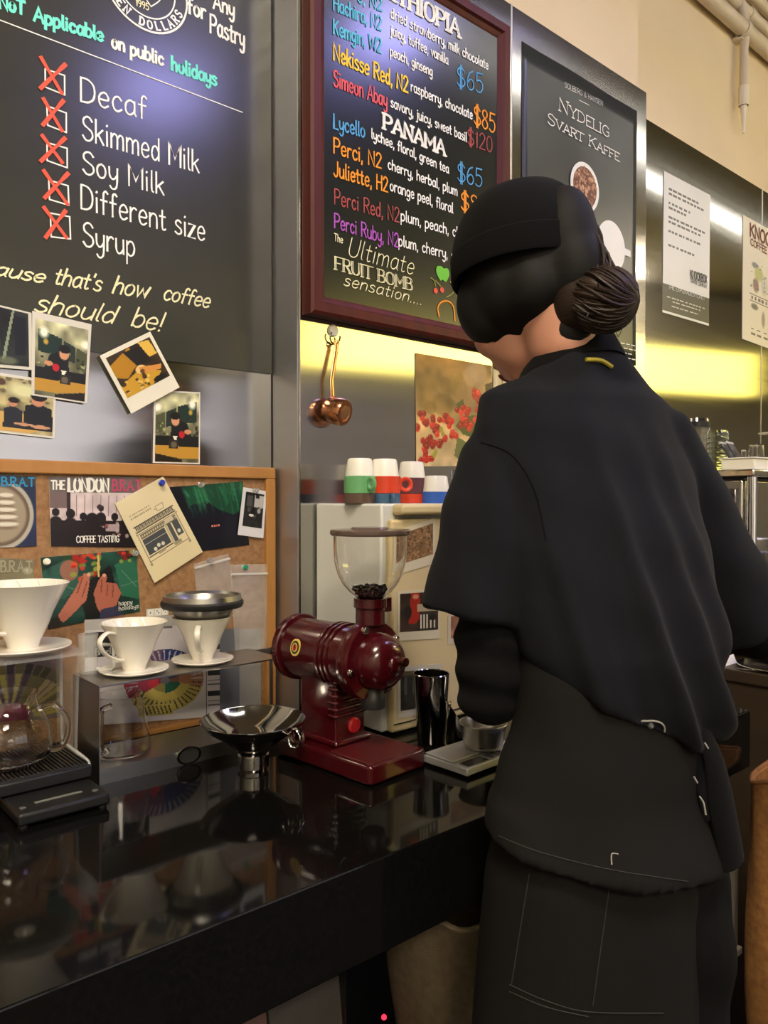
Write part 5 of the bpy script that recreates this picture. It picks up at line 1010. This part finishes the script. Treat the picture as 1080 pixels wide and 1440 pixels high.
r = empty('storage_bin', (1.44, .79, 0), 'grey plastic bin under the counter end, behind the brown burlap sack', 'bin')
mb = MB(); mb.box((-.12, -.09, 0), (.09, .11, .395)); mb.build('bin_stand', blackp, r, bevel=.004)
mb = MB(); mb.box((-.12, -.105, .41), (.09, .11, .60)); mb.build('bin_body', mat('grey plastic', rgb(118, 113, 104), .5), r, bevel=.006)
mb = MB(); mb.box((-.125, -.11, .395), (.095, .115, .41)); mb.build('bin_base', mat('pale grey plastic', rgb(170, 160, 144), .5), r, bevel=.003)
r = empty('power_unit', (.60, .97, .12), 'black boxy appliance with red lights in the shade under the counter', 'appliance')
mb = MB(); mb.box((-.09, -.10, 0), (.09, .12, .50)); mb.build('case', mat('black plastic', (.012, .012, .012), .3), r, bevel=.006)
p = at_y(540, 1437, .869); q2 = at_y(579, 1419, .869)
for c_, k in ((p, .004), (q2, .0015)): mb = MB(); mb.ell(c_ - r.location, (k, k, k), n=12, k=8); mb.build('red_light', mat('red lamp', (.4, 0, 0), .4, emit=(1, .02, .05), es=3), r)
for i, (x, y, h, c_, lb) in enumerate(((.435, .775, .585, (92, 66, 62), 'dusty pink coffee bag under the counter, at the bottom picture edge'), (.552, .79, .592, (62, 59, 54), 'grey coffee bag under the counter, behind the dusty pink bag'))):
    r = empty('coffee_bag', (x, y, .12), lb, 'coffee bag'); m_ = mat('bag film %d' % i, rgb(*c_), .4, bump=((20, 20, 20), .4, .01))
    mb = MB(); rings = []
    for k in range(11):
        v = k / 10; d_ = .045 * (1 - v ** 3) + .002; wd = .055 * (1 - .12 * math.sin(v * 3.1)); rings.append([Vector((wd * (-1 if a in (0, 3) else 1), d_ * (-1 if a in (0, 1) else 1), h * v)) for a in range(4)])
    mb.loft(rings); mb.build('bag_body', m_, r, bevel=.006, seg=3)
    mb = MB(); mb.box((-.05, -.004, h - .03), (.05, .004, h - .018)); mb.build('bag_seal', m_, r)

# ------------------------------------------------------------------ the person
UX = Vector((.984, -.18, 0)).normalized(); FW = Vector((.18, .984, 0)).normalized(); ZU = Vector((0, 0, 1)); RT = Vector((.54, -.84, 0)).normalized()
PO = Vector((.88, .53, 0))
per = empty('person', PO, 'person in black beanie, navy shirt and dark apron leaning over the counter', 'person')
skin = mat('skin', rgb(196, 142, 118), .5, noise=((20, 20, 20), .3, rgb(184, 128, 104)))
navy = mat('navy jersey', rgb(19, 21, 26), .95, noise=((9, 9, 9), .3, rgb(17, 18, 23)), bump=((300, 300, 300), .25, .001), spec=.2, sheen=.02)
blackc = mat('black knit', rgb(8, 8, 10), .95, bump=((380, 380, 380), .3, .001), spec=.2, sheen=.01)
apr = mat('charcoal canvas', rgb(16, 15, 14), .92, noise=((7, 7, 7), .3, rgb(20, 18, 17)), spec=.25, bump=((500, 500, 500), .3, .001))
trou = mat('black trousers', rgb(10, 10, 11), .95, spec=.2)
def remesh(mb, name, mt, parent, vox, smooth=6, fac=.5, disp=None):
    o = mb.build(name, mt, None, origin=PO, smooth=False); o.location = (0, 0, 0)
    m = o.modifiers.new('r', 'REMESH'); m.mode = 'VOXEL'; m.voxel_size = vox; m.adaptivity = 0
    s = o.modifiers.new('s', 'SMOOTH'); s.iterations = smooth; s.factor = fac
    bpy.context.view_layer.update(); dg = bpy.context.evaluated_depsgraph_get()
    me = bpy.data.meshes.new_from_object(o.evaluated_get(dg)); old = o.data; o.modifiers.clear(); o.data = me; bpy.data.meshes.remove(old); me.name = name
    if not me.materials: me.materials.append(mt)
    if disp:
        co = np.empty(len(me.vertices) * 3, np.float32); no = np.empty_like(co); me.vertices.foreach_get('co', co); me.vertices.foreach_get('normal', no)
        co = co.reshape(-1, 3); no = no.reshape(-1, 3); d = disp(co + np.array(PO), no); me.vertices.foreach_set('co', (co + no * d[:, None]).astype(np.float32).ravel()); me.update()
    me.polygons.foreach_set('use_smooth', [True] * len(me.polygons)); o.parent = parent
    return o
def pring(L, Rr, y, d, bk=.62, tilt=0, n=48, grow=0, e=1.0, dx=0):
    """a ring around the trunk: its visible left and right limits and its distance"""
    c = at_d((L + Rr) / 2, y, d); half = (Rr - L) / 2 * d / F; k = math.sqrt((UX.dot(RT)) ** 2 + (bk * FW.dot(RT)) ** 2); a = half / k + grow; b = a * bk; out = []
    for j in range(n):
        t = 2 * math.pi * j / n; q = UX * a * math.copysign(abs(math.cos(t)) ** e, math.cos(t)) + FW * b * math.copysign(abs(math.sin(t)) ** e, math.sin(t)); out.append(c + q + ZU * (-tilt * q.dot(RT)))
    return out
def limb(mb, pts, rad, n=20): mb.tube(pts, rad, n=n); [mb.ell(p, (r_, r_, r_), n=14, k=10) for p, r_ in zip(pts, rad)]
# head frame
HP = math.radians(32); hf = FW * math.cos(HP) - ZU * math.sin(HP); hu = ZU * math.cos(HP) + FW * math.sin(HP)
H = at_d(742, 408, 1.12); HM = Matrix((UX, hf, hu)).transposed()
def hp(u, f, z): return H + UX * u + hf * f + hu * z
nb = at_d(792, 520, 1.11)
Lsh, Lel = at_d(718, 612, 1.05), at_d(690, 980, .975)
Lha = Vector((.960, .800, 1.03)); Lwr = Lel.lerp(Lha, .72)
Rsh, Rel = at_d(930, 610, 1.13), at_d(1072, 893, 1.25); Rha = Rel + Vector((.085, .25, .015)); Rwr = Rel.lerp(Rha, .74)
mb = MB()
mb.ell(hp(0, -.004, .006), (.074, .094, .100), HM); mb.ell(hp(0, .045, -.055), (.058, .055, .062), HM); mb.ell(hp(0, .066, -.098), (.030, .026, .022), HM)
mb.ell(hp(0, .098, -.040), (.013, .017, .026), HM); mb.ell(hp(0, .104, -.052), (.016, .012, .010), HM); mb.ell(hp(0, .092, -.078), (.024, .010, .005), HM); mb.ell(hp(0, .091, -.086), (.021, .010, .006), HM)
for s in (-1, 1): mb.ell(hp(s * .074, -.012, -.030), (.012, .018, .031), HM); mb.ell(hp(s * .036, .078, .004), (.022, .012, .008), HM); mb.ell(hp(s * .045, .062, -.045), (.024, .026, .030), HM)
limb(mb, [hp(0, -.02, -.05), hp(0, -.02, -.09).lerp(nb, .35), nb, nb - ZU * .06], [.056, .052, .056, .07])
trunk = [pring(722, 905, 560, 1.09, .6), pring(715, 945, 620, 1.075, .6), pring(735, 955, 740, 1.03, .62), pring(760, 980, 880, 1.0, .62), pring(755, 955, 1040, .99, .56), pring(750, 960, 1150, .985, .54), pring(760, 950, 1230, .985, .5)]
mb.loft(trunk)
def arm(sh, el, wr):
    limb(mb, [sh, sh.lerp(el, .35), sh.lerp(el, .7), el], [.036, .036, .034, .032]); limb(mb, [el, el.lerp(wr, .3), el.lerp(wr, .7), wr], [.034, .034, .028, .023])
arm(Lsh, Lel, Lwr); arm(Rsh, Rel, Rwr)
def hand(wr, ha, sgn, down=Vector((0, 0, -1))):
    d = (ha - wr).normalized(); side = d.cross(ZU).normalized() * sgn; pn = side.cross(d).normalized(); pn = pn if pn.z < 0 else -pn
    pc_ = wr + d * .05; M = Matrix((side, d, pn)).transposed(); mb.ell(pc_, (.040, .052, .014), M); mb.ell(wr + d * .012, (.026, .03, .018), M)
    for i, (o_, l, rr) in enumerate(((-.030, .062, .0075), (-.010, .074, .0082), (.010, .080, .0085), (.029, .072, .0082))):
        b0 = pc_ + d * (.040 - abs(o_) * .25) + side * o_; p1 = b0 + d * l * .42 + pn * .006; p2 = p1 + d * l * .22 + pn * l * .26; p3 = p2 + d * l * .04 + pn * l * .24
        mb.tube(cr([b0 - d * .012, b0, p1, p2, p3], 3), [rr * k for k in np.linspace(1.05, .78, 13)], n=10); mb.ell(p3, (rr * .78,) * 3, n=10, k=8)
    t0 = pc_ - d * .022 + side * .030; t1 = t0 + side * .026 + d * .022 + pn * .012; t2 = t1 + side * .004 + d * .028 + pn * .012
    mb.tube(cr([t0, t1, t2], 4), [.0125, .0122, .0118, .0112, .0106, .0100, .0096, .0092, .0088], n=10); mb.ell(t2, (.0088,) * 3, n=10, k=8)
hand(Lwr, Lha, 1); hand(Rwr, Rha, -1)
hips = [at_d(790, 1190, .985), at_d(900, 1190, .985)]
feet = [PO + UX * -.085 + FW * .0, PO + UX * .085 + FW * -.03]
for h_, f_ in zip(hips, feet):
    kn = Vector((h_.x * .5 + f_.x * .5, h_.y * .5 + f_.y * .5 + .03, .46)); limb(mb, [h_, h_.lerp(kn, .5), kn, kn.lerp(f_ + ZU * .08, .4), f_ + ZU * .08], [.056, .052, .046, .044, .036])
    mb.ell(f_ + FW * .06 + ZU * .035, (.042, .12, .034), Matrix((UX, FW, ZU)).transposed())
body = remesh(mb, 'body', skin, per, .005, 4)
eyew = mat('eye white', (.75, .73, .7), .2); iris = mat('dark iris', (.03, .018, .012), .15)
for s in (-1, 1):
    mb = MB(); mb.ell(hp(s * .033, .082, -.010), (.0125, .0125, .0125), HM); e_ = mb.build('eye', eyew, per, origin=PO)
    mb = MB(); mb.ell(hp(s * .033, .0905, -.012), (.006, .005, .006), HM); mb.build('iris', iris, e_, origin=PO)
    mb = MB(); mb.tube([hp(s * .018, .096, .008), hp(s * .034, .095, .012), hp(s * .050, .084, .008)], [.002, .003, .0018], n=8); mb.build('eyebrow', mat('dark hair', rgb(26, 21, 18), .5), per, origin=PO)
mb = MB(); mb.tube(cr([hp(-.022, .096, -.082), hp(0, .104, -.081), hp(.022, .096, -.082)], 4), [.002, .003, .0035, .004, .0042, .004, .0035, .003, .002], n=8); mb.build('lips', mat('lips', rgb(160, 90, 82), .4), per, origin=PO)
# trousers and shoes
mb = MB(); mb.loft([pring(735, 1000, 1100, 1.0, .56), pring(738, 1022, 1200, 1.005, .56), pring(742, 1026, 1270, 1.01, .56)])
for i, (h_, f_) in enumerate(zip(hips, feet)):
    kn = Vector((h_.x * .5 + f_.x * .5, h_.y * .5 + f_.y * .5 + .03, .46)); 
    if i: h_ = at_d(950, 1260, 1.02); kn = at_d(955, 1460, 1.04); kn.z = .46; kn.y += .0
    limb(mb, [h_, h_.lerp(kn, .5), kn, kn.lerp(f_ + ZU * .10, .5), f_ + ZU * .06], [.076, .072, .062, .058, .056])
remesh(mb, 'trousers', trou, per, .007, 4, disp=lambda c, n: .004 * np.sin(c[:, 2] * 46 + c[:, 0] * 20))
for f_ in feet:
    mb = MB(); mb.ell(f_ + FW * .06 + ZU * .045, (.049, .135, .045), Matrix((UX, FW, ZU)).transposed()); mb.ell(f_ - FW * .02 + ZU * .06, (.045, .06, .055), Matrix((UX, FW, ZU)).transposed()); s_ = remesh(mb, 'shoe', mat('black leather', (.012, .012, .012), .35), per, .006, 3)
    me = s_.data; 
    for v in me.vertices: v.co.z = max(v.co.z, .012)
    mb = MB(); mb.loft([[f_ + UX * .05 * math.cos(t) + FW * (.055 + .142 * math.sin(t)) + ZU * z for t in [2 * math.pi * j / 28 for j in range(28)]] for z in (.0, .016)]); mb.build('sole', mat('black rubber', (.012, .012, .012), .5), s_, origin=PO)
# long black undersleeves
def wr_disp(c, n): return .0022 * np.sin(c[:, 2] * 150 + c[:, 0] * 40) + .0016 * np.sin(c[:, 2] * 83 - c[:, 1] * 60)
mb = MB(); limb(mb, [at_d(705, 800, .99), at_d(691, 880, .98), at_d(689, 950, .975), Lel + ZU * .004, Lel.lerp(Lwr, .35), Lel.lerp(Lwr, .92)], [.044, .0445, .0440, .041, .038, .029]); remesh(mb, 'undersleeve', blackc, per, .005, 5, disp=wr_disp)
mb = MB(); limb(mb, [at_d(1010, 780, 1.2), at_d(1040, 840, 1.23), Rel, Rel.lerp(Rwr, .4), Rel.lerp(Rwr, .92)], [.048, .047, .043, .038, .029]); remesh(mb, 'undersleeve', blackc, per, .005, 5, disp=wr_disp)
# shirt
mb = MB()
def tipped(L, R2, y, d, bk, tl_, tf):
    q_ = pring(L, R2, y, d, bk, tilt=tl_); c_ = sum(q_, Vector()) / len(q_); return [p - ZU * tf * (p - c_).dot(FW) for p in q_]
rows = [(712, 912, 545, 1.10, .56), (688, 938, 566, 1.09, .52), (678, 958, 610, 1.08, .54), (688, 976, 680, 1.06, .58), (706, 996, 760, 1.03, .6), (722, 1010, 840, 1.01, .62), (734, 1020, 910, 1.0, .64)]
rg = [tipped(736, 862, 522, 1.108, .76, -.18, .5), tipped(726, 880, 532, 1.105, .70, -.12, .4)] + [pring(L, R2, y, d, bk) for L, R2, y, d, bk in rows] + [pring(742, 1022, 960, 1.0, .64, tilt=.35), pring(748, 1016, 985, 1.0, .62, tilt=.5), pring(770, 990, 980, 1.0, .58, tilt=.5), pring(780, 980, 940, 1.0, .55, tilt=.4)]
mb.loft(rg)
def sleeve(pts, rad):
    P = [Vector(p) for p in pts]; ax = (P[-1] - P[-2]).normalized(); mb.tube(P + [P[-1] + ax * .001, P[-1] - ax * .035], list(rad) + [rad[-1] - .009, rad[-1] - .012], n=36)
sleeve([at_d(760, 590, 1.07), at_d(728, 606, 1.055), at_d(707, 650, 1.03), at_d(694, 725, 1.0), at_d(680, 805, .99), at_d(667, 870, .985)], [.030, .048, .058, .0655, .0680, .0690])
sleeve([at_d(885, 600, 1.11), at_d(914, 618, 1.125), at_d(952, 694, 1.16), at_d(997, 788, 1.19), at_d(1043, 876, 1.22)], [.046, .058, .066, .072, .074])
def fold(c, n):
    s = (c - np.array(at_d(860, 700, 1.04))) @ np.array(RT); z = c[:, 2]; k = np.clip((1.42 - z) / .40, 0, 1)
    ph = (s + .33 * (z - 1.25)) ; bk = np.clip(-(n @ np.array(FW)) + .35, 0, 1)
    g = lambda c0, wd: np.exp(-((ph - c0) / wd) ** 2)
    d = .011 * g(.012, .010) + .010 * g(.062, .010) + .007 * g(.098, .008) - .006 * g(.036, .012) - .006 * g(.082, .009) - .005 * g(-.03, .02) + .006 * g(-.075, .012)
    return 1.35 * d * k * bk + .0016 * np.sin(z * 70 + s * 30) * (1 - k * .5) + .0015 * np.sin(s * 90 + z * 25)
shirt = remesh(mb, 'shirt', navy, per, .0055, 7, disp=fold)
mb = MB(); cl = []
for (L, R2, y, d, bk, tl_) in ((722, 880, 545, 1.105, .76, -.15), (724, 872, 530, 1.105, .78, -.18), (731, 862, 509, 1.11, .80, -.2), (736, 857, 510, 1.11, .78, -.2), (738, 858, 540, 1.105, .74, -.2)): q_ = pring(L, R2, y, d, bk, tilt=tl_); c_ = sum(q_, Vector()) / len(q_); cl.append([p - ZU * .5 * (p - c_).dot(FW) for p in q_])
mb.loft(cl, caps=False); mb.build('collar', blackc, per, origin=PO)
bsh = BVHTree.FromPolygons([v.co + PO for v in shirt.data.vertices], [p.vertices for p in shirt.data.polygons])
def on_surface(bv, px, lift):
    o_ = Vector((0, 0, CZ)); d_ = (at_d(px[0], px[1], 1) - o_).normalized(); h_ = bv.ray_cast(o_, d_); return (h_[0] + h_[1] * lift) if h_[0] else None
def stitch(name, bv, paths, mt, rad=.0007, lift=.0006, parent=per, sub=6):
    mb = MB()
    for pth in paths:
        P = [Vector((x, y, 0)) for x, y in pth]; P = cr(P, sub) if len(P) > 2 else [P[0].lerp(P[1], i / 8) for i in range(9)]
        Q = [q for q in (on_surface(bv, (p.x, p.y), lift) for p in P) if q]
        if len(Q) > 1: mb.tube(Q, rad, n=6)
    if mb.v: return mb.build(name, mt, parent, origin=PO)
lan = mat('yellow lanyard', rgb(176, 160, 50), .6)
stitch('lanyard', bsh, [[(822, 508), (842, 509), (858, 518)]], lan, .003, .003)
thread = mat('pale thread', rgb(150, 148, 142), .8); dthread = mat('dull thread', rgb(46, 45, 43), .8)
stitch('sleeve_seam', bsh, [[(676, 622), (720, 640), (752, 690), (768, 760)]], blackc, .0012, .0002)
# apron: waist piece and skirt
mb = MB(); R_ap = [pring(748, 985, 850, 1.0, .56), pring(738, 992, 930, 1.0, .58), pring(726, 995, 1020, .992, .60), pring(708, 996, 1100, .985, .60, tilt=.08), pring(698, 1008, 1130, .985, .60, tilt=.18), pring(693, 1026, 1168, .985, .60, tilt=.25), pring(691, 1030, 1182, .985, .60, tilt=.27)]
mb.loft(R_ap); waist = remesh(mb, 'apron_waist', apr, per, .005, 6, disp=lambda c, n: .0022 * np.sin((c @ np.array(RT)) * 55 + c[:, 2] * 22) + .0012 * np.sin(c[:, 2] * 60))
mb = MB(); R_ap = [pring(712, 985, 1110, .985, .62), pring(693, 990, 1200, .985, .64), pring(686, 988, 1300, .985, .64), pring(679, 986, 1400, .985, .64), pring(674, 984, 1500, .985, .64), pring(672, 984, 1600, .985, .64)]
mb.loft(R_ap); skirt = remesh(mb, 'apron_skirt', apr, per, .006, 3, disp=lambda c, n: .0020 * np.sin((c @ np.array(RT)) * 48 + c[:, 2] * 5))
bw_ = BVHTree.FromPolygons([v.co + PO for v in waist.data.vertices], [p.vertices for p in waist.data.polygons]); bs_ = BVHTree.FromPolygons([v.co + PO for v in skirt.data.vertices], [p.vertices for p in skirt.data.polygons])
stitch('waist_stitching', bw_, [[(702, 1178), (760, 1201), (860, 1226), (970, 1243)]], dthread, .0006)
stitch('pocket_stitching', bw_, [[(862, 1219), (862, 1204), (871, 1204)]], thread, .0008)
stitch('skirt_stitching', bs_, [[(718, 1390), (770, 1413), (830, 1429), (936, 1431)], [(718, 1400), (770, 1422), (830, 1436)], [(858, 1256), (848, 1330), (836, 1420)], [(746, 1232), (735, 1300), (721, 1390)]], dthread, .0006)
# strap loop with a small tag, apron ties hanging at the right hip
stitch('strap_loop', bsh, [[(903, 1016), (918, 1014), (932, 1018), (936, 1028), (928, 1038)]], thread, .0012, .001)
stitch('strap_tag', bsh, [[(914, 1020), (926, 1034)]], mat('grey tag', rgb(96, 96, 98), .7), .0035, .001)
mb = MB(); tp = cr([at_d(985, 1020, .96), at_d(1004, 1070, .95), at_d(1012, 1120, .955), at_d(1022, 1170, .96), at_d(1030, 1214, .965)], 5); mb.tube(tp, [.012 + .014 * min(1, i / 10) for i in range(len(tp))], n=14, flat=.55, up=(1, 0, 0)); mb.build('apron_tie', blackc, per, origin=PO)
mb = MB(); tp = cr([at_d(975, 1010, .97), at_d(984, 1060, .95), at_d(990, 1110, .945), at_d(1000, 1150, .95)], 5); mb.tube(tp, [.008 + .004 * min(1, i / 8) for i in range(len(tp))], n=12, flat=.5, up=(1, 0, 0)); mb.build('apron_tie', blackc, per, origin=PO)
for a_ in (((978, 1094), (983, 1103)), ((986, 1122), (992, 1132), (995, 1148)), ((993, 1046), (998, 1054))): mb = MB(); mb.tube(cr([at_d(x, y, .925) for x, y in a_], 4), .0011, n=6); mb.build('tie_piping', thread, per, origin=PO)
# hair, bun, beanie
hairm = mat('dark brown hair', rgb(13, 11, 9), .7, noise=((14, 14, 90), .2, rgb(9, 8, 7)), bump=((30, 30, 300), .3, .001), spec=.3)
hairl = mat('brown bun hair', rgb(52, 38, 27), .5, noise=((18, 18, 40), .25, rgb(22, 16, 12)), bump=((60, 60, 300), .4, .002), spec=.35)
mb = MB(); mb.ell(hp(0, -.010, .010), (.086, .104, .110), HM)

for s in (-1, 1): mb.ell(hp(s * .050, .038, -.008), (.043, .050, .062), HM); mb.ell(hp(s * .050, -.006, -.018), (.043, .05, .058), HM); mb.ell(hp(s * .040, -.03, -.040), (.042, .05, .046), HM)
mb.ell(at_d(797, 466, 1.06), (.036, .036, .036)); mb.ell(at_d(792, 352, 1.055), (.044, .048, .086)); mb.ell(at_d(806, 380, 1.045), (.044, .045, .060)); 
ho = remesh(mb, 'hair', hairm, per, .005, 12)
bm = bmesh.new(); bm.from_mesh(ho.data)            # open the hair over the face
dl = [v for v in bm.verts if (lambda q: q.dot(hf) > .052 and abs(q.dot(UX)) < .060 and q.dot(hu) < .040)(v.co + PO - H)]
bmesh.ops.delete(bm, geom=dl, context='VERTS'); bm.to_mesh(ho.data); bm.free()
BC = at_d(840, 423, 1.02); mb = MB(); R = random.Random(4)
mb.ell(BC, (.039, .037, .038)); mb.ell(at_d(858, 418, 1.008), (.022, .024, .028)); mb.ell(at_d(812, 424, 1.04), (.038, .04, .046))
bun = MB()
ax1 = (at_d(885, 415, 1.0) - at_d(800, 425, 1.05)).normalized()
u1 = ax1.orthogonal().normalized(); u2 = ax1.cross(u1); bun.ell(BC + RT * .006 + ax1 * .034, (.013, .013, .013))
for i in range(230):                               # locks rolled from the head round to the tip of the bun
    f0 = R.uniform(0, 6.28); tw = R.uniform(.5, 1.5); k1 = R.uniform(.96, 1.06); P = []; w1 = R.uniform(0, 6.28)
    for j in range(15):
        t = 2.95 - j * (2.75 / 14); f = f0 + tw * (2.95 - t) * .55; rr_ = (.0395 + .0016 * math.sin(3 * t + w1)) * math.sin(t) * k1
        P.append(BC + RT * .006 + ax1 * math.cos(t) * .046 + u1 * rr_ * math.cos(f) + u2 * rr_ * math.sin(f))
    g_ = R.uniform(.7, 1.5); bun.tube(P, [g_ * (.0005 + .0014 * math.sin(math.pi * (j + .5) / 15)) for j in range(15)], n=5)
for i in range(110):                                # strands sweeping from the nape and crown to the bun
    a_ = Vector((R.uniform(770, 822), R.uniform(285, 455), 0)); s0 = at_d(a_.x, a_.y, 1.055 + R.uniform(-.01, .02)); e_ = BC + Vector((R.gauss(0, .016), R.gauss(0, .012), R.gauss(0, .018)))
    m_ = s0.lerp(e_, .5) - RT.cross(ZU) * 0 + Vector((.0, -.018, R.gauss(0, .008))); bun.tube(cr([s0, m_, e_], 5), [.0006 + .0014 * math.sin(math.pi * (k + .5) / 11) for k in range(11)], n=6)
for i in range(16):
    t = R.uniform(0, 6.28); s0 = BC + Vector((.036 * math.cos(t) * .7, -.02, .036 * math.sin(t))); e_ = s0 + Vector((R.gauss(.008, .010), -.008, R.gauss(0, .014))); bun.tube([s0, s0.lerp(e_, .5) + Vector((0, 0, R.gauss(0, .005))), e_], .0006, n=5)
bo = remesh(mb, 'hair_bun', hairl, per, .005, 4); bun.build('bun_strands', hairl, bo, origin=PO)
mb = MB(); c0 = at_d(733, 362, 1.12); rings = []; n = 48
bu = (ZU + FW * .10).normalized(); bM = Matrix((UX, (FW - bu * FW.dot(bu)).normalized(), bu)).transposed()
for k in range(19):
    v = k / 18; ph = v * math.radians(98); rr = math.sin(ph) if ph < 1.57 else 1.0 - .02 * (ph - 1.57); z = math.cos(ph)
    ring = []
    for j in range(n):
        t = 2 * math.pi * j / n; f = 1 + .018 * math.sin(3 * t + 2 * v) * v + .012 * math.sin(5 * t + 4 * v); rr2 = max(rr, .004)
        ring.append(c0 + bM @ Vector((.096 * rr2 * f * math.cos(t), .108 * rr2 * f * math.sin(t), .108 * z * (1 - .03 * math.sin(2 * t)))))
    rings.append(ring)
low = [c0 + bM @ Vector((.097 * math.cos(t), .109 * math.sin(t), -.030)) for t in [2 * math.pi * j / n for j in range(n)]]
inn = [c0 + bM @ Vector((.090 * math.cos(t), .102 * math.sin(t), -.030)) for t in [2 * math.pi * j / n for j in range(n)]]
inn2 = [c0 + bM @ Vector((.088 * math.cos(t), .10 * math.sin(t), .02)) for t in [2 * math.pi * j / n for j in range(n)]]
mb.loft(rings + [low, inn, inn2]); be = mb.build('beanie', blackc, per, origin=PO, subsurf=1)
mb = MB(); cuff = []
for rr, z in ((.0965, .006), (.0985, .004), (.0990, -.028), (.0970, -.032), (.0945, -.030), (.0945, .002)): cuff.append([c0 + bM @ Vector((rr * math.cos(t), (rr + .012) * math.sin(t), z)) for t in [2 * math.pi * j / n for j in range(n)]])
mb.loft(cuff, closed=True); mb.build('beanie_cuff', blackc, be, origin=PO)
